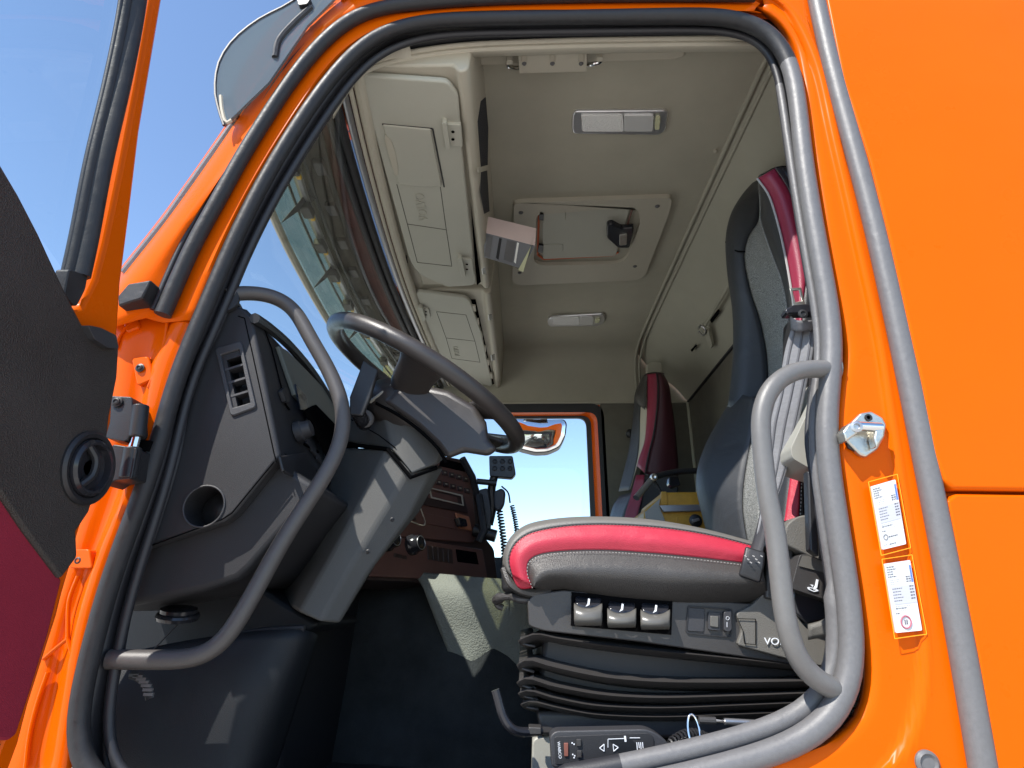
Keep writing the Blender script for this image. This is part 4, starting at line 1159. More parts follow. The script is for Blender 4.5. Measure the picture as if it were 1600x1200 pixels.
MB().tube(WL([(775, 838, 2.03), (740, 828, 2.03)]), .020, 12).build('knuckle', 'black', hs)
def coil(name, a, b_, r_, turns, w, parent):
    pts = []
    n = turns * 10
    ax = (b_ - a); u = ax.cross(V((0, 1, 0))).normalized(); v = ax.cross(u).normalized()
    for i in range(n + 1):
        t = i / n
        s_ = .012 * math.sin(t * 3.0)
        pts.append(a + ax * t + u * (r_ * math.cos(i * .6283) + s_) + v * r_ * math.sin(i * .6283))
    MB().tube(pts, w, 5).build(name, 'black', parent)
coil('coiled_cord', W(779, 790, 2.02), W(786, 940, 2.02), .009, 30, .0030, hs)
coil('coiled_cord', W(800, 790, 2.0), W(804, 880, 2.0), .0065, 24, .0024, hs)
MB().tube(WL([(725, 708, 2.15), (725, 650, 2.15)]), .0015, 5).build('aerial', 'black', hs)

# ------------------------------------------------------------------ grab handles
h1 = [(352, 462, .99), (366, 458, 1.00), (395, 458, 1.02), (425, 462, 1.035), (458, 482, 1.045), (487, 532, 1.05), (513, 577, 1.055), (531, 620, 1.055), (537, 655, 1.055), (530, 697, 1.05), (508, 742, 1.04), (472, 797, 1.03), (437, 853, 1.02), (403, 915, 1.01), (369, 974, 1.0), (347, 1005, 1.0), (315, 1026, .995), (267, 1031, .99), (170, 1030, .98)]
gh1 = thing('grab_handle', W(470, 800, 1.03), 'long bowed dark tube handle between the door seal and the steering wheel', 'grab handle', 'tube grab handles at the doorway')
hpt = relax(catmull(WL(h1), 110), 10, False)
MB().tube(hpt, .0142, 16).build('tube', 'bar', gh1, angle=80)
MB().lathe(W(350, 466, .985), (-.2, .9, 0), [(.026, 0), (.026, .01), (.016, .016)], 20).build('foot', 'rubber', gh1)
MB().slab(PY(1.02), r2([(350, 470), (368, 466), (376, 482), (356, 482)], 3), .02).build('foot', 'black', gh1, bevel=.003)
h2 = [(1300, 576, .965), (1286, 577, .95), (1255, 577, .94), (1222, 590, .93), (1200, 614, .925), (1189, 650, .925), (1190, 690, .925), (1200, 780, .925), (1211, 830, .925), (1219, 900, .925), (1226, 960, .925), (1239, 1012, .93), (1262, 1050, .94), (1296, 1074, .95), (1316, 1080, .965)]
gh2 = thing('grab_handle', W(1210, 830, .925), 'shorter grey tube handle curving off the rear edge of the doorway', 'grab handle', 'tube grab handles at the doorway')
MB().tube(relax(catmull(WL(h2), 90), 8, False), .0152, 16).build('tube', mat('grey_tube', (.135, .13, .125), .38, bump=.35, bscale=900, var=.06, vscale=70), gh2, angle=80)
MB().lathe(W(1298, 576, .965), (-1, 0, 0), [(.022, -.01), (.022, .006), (.016, .01)], 20).build('foot', 'rubber_grey', gh2)

# ------------------------------------------------------------------ driver seat
def stitch(parent, pts, n, m='stitch', r=.0007, off=V((0, -.0022, 0)), name='stitching', duty=.6):
    c = catmull(pts, n * 2)
    b = MB()
    for i in range(0, len(c) - 1, 2):
        a, d = c[i] + off, c[i].lerp(c[i + 1], duty * 1.6 if duty * 1.6 < 1 else 1) + off
        b.tube([a, d], r, 4)
    return tag(b.build(name, m, parent), kind='stuff')
seat = thing('driver_seat', W(1000, 1150, 1.4), 'large driver seat with crimson side band on dark cushion and tall backrest', 'seat')
YN = 1.13
top_l = [(786, 885), (788, 862), (800, 838), (825, 820), (870, 811), (930, 808), (1000, 811), (1060, 819), (1120, 832), (1185, 850)]
pip = [(800, 900), (795, 872), (806, 848), (830, 832), (880, 822), (940, 819), (1010, 822), (1065, 828), (1120, 838), (1190, 856)]
red_b = [(832, 916), (824, 894), (827, 876), (845, 866), (885, 861), (945, 860), (1010, 864), (1065, 869), (1120, 875), (1190, 884)]
dark_b = [(836, 918), (850, 921), (880, 918), (910, 924), (950, 931), (1000, 936), (1060, 940), (1120, 940), (1165, 938), (1200, 930)]
red_end = [(806, 915), (820, 922), (834, 920)]
def off(l, dy): return [(x, y, YN + dy) for x, y in l]
# cushion top body reaching across to the far bolster
c1 = [W(x, y, YN + .02) for x, y in top_l]
def across(l, Y, lift, fwd=0):
    return [V((p.x + fwd, Y, p.z + lift)) for p in l]
cush = [[W(x + 6, y + 14, YN + .015) for x, y in top_l], [W(x, y, YN + .03) for x, y in top_l], across(c1, YN + .12, -.012, .0), across(c1, YN + .25, -.03, -.01), across(c1, YN + .38, -.012), across(c1, YN + .48, -.02), across(c1, YN + .50, -.08)]
MB().sheet(cush, 40, 30).build('cushion_top', 'leather_l', seat, solid=.0015, angle=80)
MB().sheet([WL(off(top_l, .028)), WL(off([(a[0] * .5 + b_[0] * .5, a[1] * .5 + b_[1] * .5) for a, b_ in zip(top_l, pip)], .006)), WL(off(pip, .002))], 60, 10).build('cushion_edge', 'leather_l', seat, solid=.0015, angle=80)
m1 = [(a[0] * .5 + b_[0] * .5, a[1] * .5 + b_[1] * .5) for a, b_ in zip(pip, red_b)]
MB().sheet([WL(off(pip, .002)), WL(off(m1, -.012)), WL(off(red_b, -.008))], 70, 12).build('crimson_band', 'red', seat, solid=.0015, angle=80)
md = [(a[0] * .5 + b_[0] * .5, a[1] * .5 + b_[1] * .5) for a, b_ in zip(red_b, dark_b)]
MB().sheet([WL(off(red_b, -.008)), WL(off(md, -.028)), WL(off(dark_b, .010)), WL(off([(x, y + 4) for x, y in dark_b], .05))], 70, 18).build('side_bolster', 'leather', seat, solid=.0015, angle=80)
MB().sheet([WL([(800, 900, YN + .002), (795, 880, YN + .002)]), WL([(812, 919, YN + .004), (812, 900, YN - .008)]), WL([(833, 918, YN + .0), (826, 896, YN - .008)])], 8, 8).build('band_end', 'red', seat, solid=.0015)
MB().tube(catmull(WL([(788, 888, YN + .02), (800, 914, YN + .01), (826, 926, YN + .015), (860, 926, YN + .02)]), 20), .008, 8).build('piping', 'leather', seat)
stitch(seat, WL(off([(x, y + 3) for x, y in red_b], -.014)), 80)
stitch(seat, WL(off([(x, y + 1) for x, y in pip], -.001)), 80, m='leather_l')
MB().tube(catmull(WL(off(pip, -.0)), 60), .0016, 6).build('piping', 'rubber', seat)
MB().tube(catmull(WL(off(red_b, -.009)), 60), .0014, 6).build('piping', 'rubber', seat)
MB().box((c1[2].x - .02, YN + .03, c1[2].z - .10), (c1[-1].x + .05, YN + .48, c1[2].z - .045)).build('cushion_pan', 'black', seat, bevel=.01)

# backrest
L0 = [(1185, 276), (1160, 304), (1142, 335), (1134, 375), (1137, 430), (1144, 480), (1146, 530), (1143, 590), (1138, 634)]
L1 = [(1184, 282), (1186, 318), (1185, 345), (1170, 368), (1162, 400), (1172, 455), (1187, 500), (1197, 550), (1200, 590), (1200, 632)]
L2 = [(1185, 282), (1188, 318), (1188, 345), (1204, 392), (1222, 440), (1231, 490), (1232, 530), (1230, 560), (1226, 600), (1222, 634)]
L3 = [(1183, 279), (1201, 305), (1215, 348), (1226, 395), (1235, 445), (1241, 490), (1243, 530), (1240, 580), (1235, 640)]
L4 = [(1212, 262), (1234, 297), (1248, 340), (1258, 380), (1262, 420), (1256, 470), (1253, 520), (1250, 580), (1246, 640)]
L5 = [(1240, 260), (1262, 300), (1276, 350), (1286, 400), (1292, 450), (1294, 500), (1294, 540), (1290, 590), (1288, 650)]
def YL(l, Y): return [W(x, y, Y) for x, y in l]
MB().sheet([YL([(x + 26, y + 4) for x, y in L0], 1.64), YL(L0, 1.60), YL([(x + 10, y + 3) for x, y in L0], 1.54), YL(L1, 1.52)], 40, 14).build('far_wing', 'navy', seat, solid=.0015, angle=80)
MB().sheet([YL(L1, 1.525), YL([((a[0] + b_[0]) / 2, (a[1] + b_[1]) / 2) for a, b_ in zip(L1, L2)], 1.42), YL(L2, 1.32)], 40, 14).build('cloth_centre', 'cloth', seat, solid=.0015, angle=80)
MB().sheet([YL(L2, 1.325), YL([(a[0] * .55 + b_[0] * .45, a[1] * .55 + b_[1] * .45) for a, b_ in zip(L2, L3)], 1.24), YL(L3, 1.20)], 40, 12).build('near_wing', 'char', seat, solid=.0015, angle=80)
MB().sheet([YL(L3, 1.200), YL([((a[0] + b_[0]) / 2, (a[1] + b_[1]) / 2) for a, b_ in zip(L3, L4)], 1.172), YL(L4, 1.170)], 40, 8).build('maroon_band', 'maroon', seat, solid=.0015, angle=80)
MB().sheet([YL(L4, 1.170), YL([((a[0] + b_[0]) / 2, (a[1] + b_[1]) / 2) for a, b_ in zip(L4, L5)], 1.175), YL(L5, 1.20)], 40, 8).build('back_side', 'char', seat, solid=.0015, angle=80)
# head top closing
MB().sheet([YL([(1185, 276), (1212, 261), (1240, 258)], 1.2), YL([(1185, 274), (1212, 262), (1240, 262)], 1.6)], 10, 6).build('head_top', 'char', seat, solid=.0015)
MB().tube(catmull(YL([(x, y) for x, y in L3], 1.196), 40), .0026, 6).build('piping', 'stitch', seat)
MB().tube(catmull(YL([(x, y) for x, y in L4[:5]], 1.167), 40), .0022, 6).build('piping', 'leather', seat)
MB().tube(catmull(WL([(1134, 378, 1.585), (1150, 392, 1.53), (1164, 393, 1.51)]), 12), .0022, 6).build('head_seam', 'hole', seat)
MB().tube(catmull(WL([(1138, 634, 1.595), (1158, 630, 1.52), (1178, 622, 1.49), (1200, 600, 1.45)]), 14), .005, 8).build('wing_edge', 'char', seat)
# lower back: slate bolster, cloth strip
K0 = [(1150, 615), (1130, 645), (1105, 690), (1091, 728), (1088, 760), (1094, 792), (1102, 824), (1108, 850)]
K1 = [(1178, 622), (1176, 660), (1170, 700), (1164, 735), (1160, 770), (1160, 800), (1164, 830), (1170, 860)]
K2 = [(1206, 620), (1204, 660), (1198, 700), (1192, 735), (1188, 770), (1186, 800), (1186, 830), (1188, 860)]
K3 = [(1236, 630), (1234, 680), (1236, 720), (1234, 750), (1230, 780), (1226, 810), (1222, 830), (1220, 850)]
K4 = [(1252, 640), (1250, 690), (1252, 720), (1250, 750), (1249, 780), (1248, 800), (1246, 820), (1244, 840)]
MB().sheet([YL([(x + 22, y + 4) for x, y in K0], 1.66), YL(K0, 1.62), YL([(x + 12, y + 2) for x, y in K0], 1.52), YL(K1, 1.42)], 36, 16).build('lumbar_bolster', 'navy', seat, solid=.0015, angle=80)
MB().sheet([YL(K1, 1.425), YL([((a[0] + b_[0]) / 2, (a[1] + b_[1]) / 2) for a, b_ in zip(K1, K2)], 1.38), YL(K2, 1.32)], 30, 8).build('lumbar_cloth', 'cloth', seat, solid=.0015, angle=80)
MB().sheet([YL(K2, 1.325), YL(K3, 1.21)], 30, 6).build('near_bolster', 'char', seat, solid=.0015)
MB().sheet([YL(K3, 1.205), YL(K4, 1.19)], 30, 6).build('crimson_side', 'red', seat, solid=.0015)
stitch(seat, YL([(x + 2, y) for x, y in K4], 1.188), 36, m='stitch', r=.0011)
def sx_(l, dx, dy=0): return [p + V((dx, dy, 0)) for p in l]
MB().sheet([sx_(YL(L4, 1.172), .004), sx_(YL(L4, 1.19), .12), sx_(YL(L2, 1.40), .16), sx_(YL(L0, 1.58), .12), sx_(YL(L0, 1.61), .01)], 30, 24).build('back_shell', 'black', seat, solid=.002, angle=80)
MB().slab(PY(1.205), [(1250, 480), (1300, 480), (1300, 862), (1246, 862), (1246, 640)], .10).build('back_shell', 'black', seat, bevel=.01)
MB().slab(PY(1.21), [(1250, 742), (1284, 745), (1290, 808), (1258, 818), (1250, 790)], .02).build('shell_panel', 'greybox', seat, bevel=.004)

# recliner cover, lever with the little seat symbol
MB().slab(PY(1.10), r2([(1226, 838), (1228, 820), (1246, 806), (1285, 802), (1330, 812), (1330, 884), (1286, 880), (1226, 850)], [4, 10, 12, 8, 3, 3, 6, 6]), .07).build('recliner_cover', 'base_grey', seat, bevel=.010, bseg=3)
MB().slab(PY(1.12), [(1200, 850), (1240, 858), (1240, 920), (1222, 940), (1196, 935)], .05).build('hinge_block', 'base', seat, bevel=.004)
lev = MB().slab(PY(1.085), r2([(1250, 866), (1262, 866), (1330, 892), (1330, 950), (1238, 920), (1238, 912)], [8, 6, 2, 2, 8, 4]), .05).build('adjust_lever', 'base', seat, bevel=.005, bseg=3)
MB().slab(PY(1.083), [(1254, 868), (1262, 868), (1330, 894), (1330, 906), (1248, 884)], .0, .0008).build('ribbed_grip', 'toggle', lev)
sp_ = PY(1.084)
MB().slab(sp_, [(1276, 905), (1279, 906), (1277, 918), (1272, 922), (1271, 919), (1274, 915)], 0, .0018).build('seat_symbol', 'symbol', lev)
MB().ring(sp_, r2([(1261, 917), (1274, 919), (1279, 923), (1272, 925), (1262, 921)], 2), r2([(1264, 918.5), (1272, 920), (1275, 922.5), (1271, 923.5), (1265, 920.5)], 2), 0, .0016).build('seat_symbol', 'symbol', lev)
MB().slab(sp_, [(1266, 913), (1271, 914), (1270, 917)], 0, .0018).build('seat_symbol', 'symbol', lev)
MB().slab(PY(1.12), [(1240, 915), (1300, 948), (1292, 968), (1262, 975), (1246, 960), (1238, 935)], .04).build('lever_recess', 'gloss', seat, bevel=.004)
MB().sheet([WL([(1300, 940, 1.10), (1298, 955, 1.09), (1285, 968, 1.085), (1262, 975, 1.09)]), WL([(1322, 950, 1.10), (1318, 968, 1.09), (1295, 990, 1.085), (1262, 996, 1.10)])], 14, 4).build('lower_cover', 'base_grey', seat, solid=-.01)

# seat base: panel with toggles, switch pod and grained end plate
bp_ = PY(1.14)
MB().slab(bp_, r2([(824, 940), (834, 928), (880, 922), (1185, 944), (1196, 975), (1262, 980), (1330, 990), (1330, 1046), (1240, 1038), (1000, 1003), (850, 986), (826, 978)], [6, 8, 3, 3, 3, 3, 3, 3, 8, 8, 8, 6]), .42).build('base_panel', 'base', seat, bevel=.008, bseg=3)
MB().slab(PY(1.13), r2([(1150, 958), (1175, 946), (1196, 925), (1225, 930), (1240, 955), (1262, 984), (1330, 990), (1330, 1046), (1262, 1038), (1152, 1008), (1160, 985)], 6), .03).build('end_plate', 'base_grey', seat, bevel=.006, bseg=3)
MB().ring(PY(1.128), [(1152, 966), (1181, 967), (1181, 1008), (1163, 1006), (1160, 985)], [(1153, 967), (1180, 968), (1180, 1007), (1164, 1005), (1161, 985)], .0, .0008).build('plate_seam', 'hole', seat)
o_, q_, u_ = PY(1.127)(1222, 1003), PY(1.127)(1255, 1004), PY(1.127)(1222, 990)
text('plate_letters', 'VOLVO', o_, q_ - o_, u_ - o_, .016, 'symbol', seat, ext=.0006, squash=1.15)
pod = MB().slab(PY(1.138), [(893, 925), (1051, 938), (1049, 992), (892, 978)], .0, .0012).build('toggle_recess', 'hole', seat)
for (x, y, w, h) in ((897, 948, 44, 30), (949, 956, 45, 25), (1001, 958, 46, 26)):
    tgg = MB()
    f = lambda a, b_, Y: W(a, b_, Y)
    tgg.sheet([[f(x, y - 6, 1.13), f(x + w * .3, y + 1, 1.118), f(x + w * .7, y + 1, 1.118), f(x + w, y - 6, 1.13)],
               [f(x, y + 4, 1.112), f(x + w * .3, y + 8, 1.104), f(x + w * .7, y + 8, 1.104), f(x + w, y + 4, 1.112)],
               [f(x, y + h * .7, 1.108), f(x + w * .3, y + h * .75, 1.102), f(x + w * .7, y + h * .75, 1.102), f(x + w, y + h * .7, 1.108)],
               [f(x + 1, y + h, 1.125), f(x + w * .3, y + h, 1.12), f(x + w * .7, y + h, 1.12), f(x + w - 1, y + h, 1.125)]], 14, 10)
    tg = tgg.build('toggle', 'toggle', seat, solid=-.006, angle=80)
    MB().sheet([[f(x + 2, y - 22 + 6, 1.136), f(x + w - 2, y - 20 + 6, 1.136)], [f(x + 2, y - 2, 1.125), f(x + w * .5, y + 4, 1.119), f(x + w - 2, y - 2, 1.125)]], 12, 4).build('toggle_top', 'gloss', tg, solid=-.003)
    MB().slab(PY(1.117), [(x + w * .5, y - 13), (x + w * .5 + 3, y - 12), (x + w * .5 + 2, y - 3), (x + w * .5 - 4, y), (x + w * .5 - 1, y - 5)], 0, .0006).build('toggle_mark', 'symbol', tg)
MB().ring(bp_, r2([(1074, 946), (1144, 951), (1142, 996), (1071, 990)], 5), r2([(1076, 948), (1142, 953), (1140, 994), (1073, 988)], 5), 0, .003).build('switch_frame', 'dash', seat)
MB().slab(bp_, r2([(1076, 949), (1102, 951), (1100, 988), (1074, 986)], 3), 0, .002).build('blank_cover', 'dash2', seat, bevel=.001)
MB().slab(bp_, r2([(1107, 956), (1126, 957), (1125, 986), (1107, 984)], 2), 0, .006).build('rocker_switch', 'dash2', seat, bevel=.002)
MB().slab(bp_, r2([(1110, 962), (1123, 963), (1123, 981), (1110, 979)], 2), -.006, .0085).build('rocker_face', 'toggle', seat, bevel=.002)
sw2 = MB().slab(bp_, r2([(1131, 956), (1143, 953), (1144, 984), (1139, 988), (1132, 986)], 3), 0, .010).build('rocker_switch', 'dash2', seat, bevel=.003)
MB().tube([PY(1.129)(1137 + 2.6 * math.cos(k * .5236), 966 + 2.6 * math.sin(k * .5236)) for k in range(12)], .0004, 5, closed=True).build('switch_mark', 'symbol', sw2)
MB().tube(WL([(1136, 972, 1.129), (1136, 980, 1.129)]), .0005, 5).build('switch_mark', 'symbol', sw2)
MB().tube(catmull(WL([(776, 938, 1.20), (784, 933, 1.18), (800, 932, 1.17), (808, 936, 1.16), (830, 938, 1.16)]), 16), [.010] * 4 + [.007] * 12, 10).build('front_handle', 'base', seat)
MB().tube(catmull(WL([(775, 936, 1.20), (778, 946, 1.20), (786, 950, 1.20)]), 8), .006, 8).build('front_handle', 'base', seat)

# suspension bellows
core = MB().slab(PY(1.20), [(850, 985), (1240, 1030), (1330, 1045), (1330, 1160), (850, 1150), (838, 1100)], .36)
core.build('bellows_core', 'rubber_dark', seat, bevel=.01)
ribs = [
    ([(810, 1002), (838, 992), (870, 998), (940, 1008), (1030, 1018), (1150, 1030), (1290, 1045)], 9),
    ([(808, 1040), (826, 1032), (862, 1042), (940, 1058), (1030, 1066), (1150, 1067), (1320, 1064)], 11),
    ([(808, 1067), (826, 1061), (862, 1072), (940, 1086), (1030, 1091), (1150, 1088), (1320, 1082)], 10),
    ([(810, 1084), (828, 1080), (862, 1090), (930, 1103), (1030, 1107), (1150, 1103), (1320, 1096)], 9),
    ([(814, 1101), (832, 1097), (870, 1106), (930, 1117), (1030, 1121), (1150, 1117), (1320, 1110)], 8)]
for l, w in ribs:
    w *= 1.35
    rows = [[W(x + 14, y - w * .75, YN + .09) for x, y in l], [W(x + 3, y - w * .35, YN + .02) for x, y in l], [W(x - 2, y + w * .1, YN + .004) for x, y in l],
            [W(x + 3, y + w * .5, YN + .02) for x, y in l], [W(x + 22, y + w * 1.1, YN + .10) for x, y in l]]
    MB().sheet(rows, 40, 10).build('bellows_fold', 'base', seat, solid=-.003, angle=80)
    rows = [[W(l[0][0] + 2 + k * 1.0, l[0][1], YN + .02 + k * .0), ] for k in range(2)]
    fr_ = [[V((W(l[0][0], l[0][1] + dy * w, YN + .02).x + dx, yy, W(l[0][0], l[0][1] + dy * w, YN + .02).z)) for yy in (YN + .02, YN + .2, YN + .4)] for dy, dx in ((-.6, .03), (0, 0), (.6, .03))]
    MB().sheet(fr_, 10, 6).build('bellows_fold', 'base', seat, solid=-.003, angle=80)
MB().slab(PY(1.16), [(838, 1112), (1330, 1118), (1330, 1160), (845, 1150)], .36).build('seat_plinth', 'base', seat, bevel=.006)
MB().slab(PY(1.17), r2([(832, 1158), (838, 1152), (868, 1150), (872, 1230), (830, 1230)], 4), .04).build('rail_block', 'greybox', seat, bevel=.006)

# seat belt
belt = thing('seat_belt', W(1230, 700, 1.1), 'grey seat belt hanging from its tongue at the rear pillar down to the cushion corner', 'seat belt')
bl = [(1237, 512, 1.06), (1227, 545, 1.08), (1215, 612, 1.10), (1204, 660, 1.11), (1200, 700, 1.12), (1196, 740, 1.125), (1190, 790, 1.125), (1182, 835, 1.12)]
brr = [(1272, 512, 1.05), (1270, 550, 1.05), (1260, 602, 1.07), (1247, 665, 1.09), (1236, 712, 1.10), (1226, 745, 1.11), (1212, 785, 1.115), (1198, 832, 1.115)]
MB().sheet([WL(bl), WL(brr)], 60, 8).build('webbing', 'belt', belt, solid=.0015, angle=80)
def mixl(t): return [tuple(a * (1 - t) + b_ * t for a, b_ in zip(p, q)) for p, q in zip(bl, brr)]
for t0, t1 in ((.12, .20), (.46, .54), (.80, .88)):
    MB().sheet([[v + V((0, -.0015, 0)) for v in WL(mixl(t0))], [v + V((0, -.0015, 0)) for v in WL(mixl(t1))]], 60, 3).build('woven_stripe', 'beltline', belt, solid=.0005)
MB().sheet([WL([(1212, 640, 1.13), (1196, 760, 1.13), (1176, 846, 1.125), (1158, 890, 1.11)]), WL([(1216, 640, 1.12), (1206, 760, 1.12), (1200, 800, 1.11), (1192, 862, 1.10)])], 24, 4).build('webbing', 'belt_d', belt, solid=.002)
MB().sheet([WL([(1165, 852, 1.10), (1160, 875, 1.095), (1153, 900, 1.10)]), WL([(1196, 862, 1.09), (1194, 885, 1.085), (1188, 912, 1.09)])], 10, 4).build('buckle_sleeve', 'black', belt, solid=.02, bevel=.004)
for k in range(7):
    x = 1163 + k * 4.2; y = 868 + (k % 3) * 5
    MB().tube([W(x, y, 1.086 - k * .0012), W(x + 3.5, y + 2, 1.085 - k * .0012)], .0010, 5).build('sleeve_scratch', 'stitch', belt)
tng = PY(1.03)
MB().ring(tng, [(1234, 450), (1252, 449), (1259, 478), (1240, 480)], [(1238, 454), (1249, 453), (1253, 470), (1243, 472)], .003).build('tongue', 'steel', belt, bevel=.001)
MB().slab(tng, r2([(1226, 484), (1238, 476), (1262, 474), (1280, 478), (1280, 488), (1230, 490)], 4), .02, .004).build('tongue_body', 'gloss', belt, bevel=.004)
MB().lathe(tng(1254, 491, .006), (0, -1, 0), [(.009, 0), (.009, .003), (.005, .004), (.004, .002)], 16).build('rivet', 'rubber', belt)
MB().sheet([WL([(1235, 492, 1.04), (1244, 500, 1.035), (1272, 500, 1.035)]), WL([(1237, 514, 1.06), (1250, 518, 1.045), (1272, 516, 1.05)])], 10, 5).build('webbing_fold', 'belt', belt, solid=.002)
cov = thing('belt_cover', W(1260, 660, 1.05), 'light grey wedge shaped cover beside the rear pillar behind the belt', 'cover')
MB().slab(PY(1.06), r2([(1285, 586), (1268, 630), (1236, 700), (1238, 716), (1262, 730), (1300, 742), (1300, 586)], [3, 6, 4, 6, 4, 2, 2]), .09).build('cover', 'greybox', cov, bevel=.006, bseg=3)
MB().slab(PY(1.05), [(1262, 735), (1276, 742), (1280, 870), (1266, 860)], .02).build('bracket', 'black', cov, bevel=.003)

# ------------------------------------------------------------------ passenger seat, armrest, toolbox
ps = thing('passenger_seat', W(1010, 800, 2.8), 'narrow looking passenger seat in the far corner with maroon stripe on its backrest', 'seat')
Q0 = [(1008, 584), (998, 600), (991, 618), (990, 640), (982, 703), (972, 745), (966, 768)]
Q0r = [(1010, 586), (1006, 602), (1002, 622), (1000, 650), (998, 703), (990, 745), (984, 766)]
Qs = [(1011, 585), (1011, 605), (1011, 633), (1010, 660), (1007, 690), (998, 716), (995, 728)]
Qm = [(1026, 583), (1028, 600), (1028, 620), (1026, 645), (1021, 680), (1014, 708), (1008, 740)]
Qr = [(1036, 583), (1045, 600), (1050, 633), (1054, 660), (1058, 700), (1060, 727), (1060, 750)]
MB().sheet([YL([(x + 6, y) for x, y in Q0], 3.02), YL(Q0, 2.98), YL(Q0r, 2.86)], 24, 10).build('wing', 'navy', ps, solid=.002, angle=80)
MB().sheet([YL(Q0r, 2.865), YL(Qs, 2.74)], 24, 6).build('cloth_face', 'tan', ps, solid=.002)
MB().sheet([YL([(1008, 584), (998, 600), (992, 616), (994, 628), (1000, 634)], 2.84), YL([(1012, 586), (1010, 600), (1009, 616), (1009, 630), (1007, 640)], 2.73)], 16, 6).build('head_wing', 'leather', ps, solid=.002)
MB().sheet([YL(Qs, 2.735), YL([((a[0] + b_[0]) / 2, (a[1] + b_[1]) / 2) for a, b_ in zip(Qs, Qm)], 2.70), YL(Qm, 2.69)], 24, 8).build('maroon_band', 'maroon', ps, solid=.002, angle=80)
MB().sheet([YL(Qm, 2.69), YL([((a[0] + b_[0]) / 2, (a[1] + b_[1]) / 2) for a, b_ in zip(Qm, Qr)], 2.685), YL(Qr, 2.72)], 24, 8).build('side_panel', mat('dark_maroon', (.060, .012, .020), .45, bump=.4, bscale=500, var=.1), ps, solid=.002, angle=80)
MB().tube(catmull(YL(Qm, 2.686), 30), .004, 6).build('piping', 'rubber', ps)
MB().sheet([YL([(1008, 584), (1022, 581), (1038, 583)], 2.72), YL([(1008, 586), (1022, 583), (1038, 586)], 2.98)], 10, 5).build('head_top', 'char', ps, solid=.002)
MB().slab(PY(2.74), [(1040, 590), (1058, 700), (1064, 860), (1020, 860), (1010, 740), (1030, 600)], .2).build('back_shell', 'char', ps, bevel=.01)
MB().sheet([YL([(994, 742), (986, 772), (976, 806), (968, 850)], 2.66), YL([(1007, 742), (1004, 772), (996, 806), (992, 850)], 2.62)], 12, 6).build('lower_band', 'maroon', ps, solid=.002)
MB().sheet([YL([(968, 775), (958, 790), (950, 820), (946, 850)], 2.9), YL([(992, 768), (986, 780), (976, 806), (968, 850)], 2.68)], 12, 6).build('lower_bolster', 'navy', ps, solid=.002)
MB().slab(PY(2.64), [(1006, 742), (1060, 742), (1064, 860), (992, 860), (1000, 790)], .2).build('lower_side', 'char', ps, bevel=.01)
MB().lathe(W(984, 678, 3.1), (0, -1, 0), [(.022, 0), (.022, .02), (.012, .026)], 16).build('belt_guide', 'black', ps)
MB().slab(PY(3.0), r2([(1010, 571), (1018, 564), (1034, 566), (1036, 580), (1030, 586), (1010, 586)], 3), .03).build('headrest_bracket', 'lining2', ps, bevel=.006)

ar = thing('armrest', W(1030, 750, 2.1), 'black armrest on a steel tube beside the yellow toolbox', 'armrest')
MB().tube(WL([(1021, 746, 2.1), (994, 778, 2.04)]), .011, 12).build('steel_tube', 'alu', ar)
MB().tube(catmull(WL([(1021, 746, 2.1), (1034, 742, 2.11), (1060, 737, 2.12), (1095, 735, 2.13)]), 16), .011, 10).build('arm', 'black', ar)
MB().lathe(W(1021, 746, 2.085), (0, -1, 0), [(.013, 0), (.013, .008), (.008, .010), (.004, .008)], 16).build('pivot', 'steel', ar)
MB().slab(PY(2.15), r2([(1046, 744), (1060, 744), (1064, 758), (1052, 762), (1045, 756)], 3), .04).build('latch', 'gloss', ar, bevel=.004)
MB().tube(catmull(WL([(1021, 750, 2.12), (1030, 765, 2.12), (1036, 775, 2.12)]), 8), .007, 8).build('bracket', 'rubber', ar)

tb = thing('toolbox', W(1060, 800, 1.9), 'yellow toolbox with grey metal strap and black catch behind the driver seat cushion', 'toolbox')
tp_ = PY(1.88)
MB().slab(tp_, [(1033, 769), (1100, 768), (1130, 768), (1130, 860), (1026, 860), (1008, 830), (1006, 800), (1020, 786), (1033, 778)], .34).build('case', 'yellow', tb, bevel=.008)
MB().slab(tp_, r2([(1033, 768), (1042, 768), (1043, 789), (1033, 789)], 2), 0, .010).build('corner', 'yellow', tb, bevel=.003)
MB().slab(tp_, [(1030, 789), (1110, 788), (1112, 798), (1037, 800)], 0, .014).build('strap', 'alu', tb, bevel=.002)
MB().slab(tp_, [(1008, 800), (1032, 778), (1030, 790), (1042, 820), (1044, 840), (1014, 840)], 0, .008).build('bracket_plate', 'greybox', tb, bevel=.002)
MB().slab(tp_, r2([(1058, 806), (1085, 805), (1090, 840), (1056, 840)], 4), 0, .006).build('recess_panel', 'yellow', tb, bevel=.003)
MB().lathe(tp_(1086, 814), (0, -1, 0), [(.020, 0), (.020, .008), (.014, .012)], 18).build('catch', 'black', tb)
MB().slab(tp_, r2([(1081, 812), (1092, 809), (1094, 813), (1083, 817)], 1), 0, .02).build('catch_key', 'alu', tb, bevel=.001)

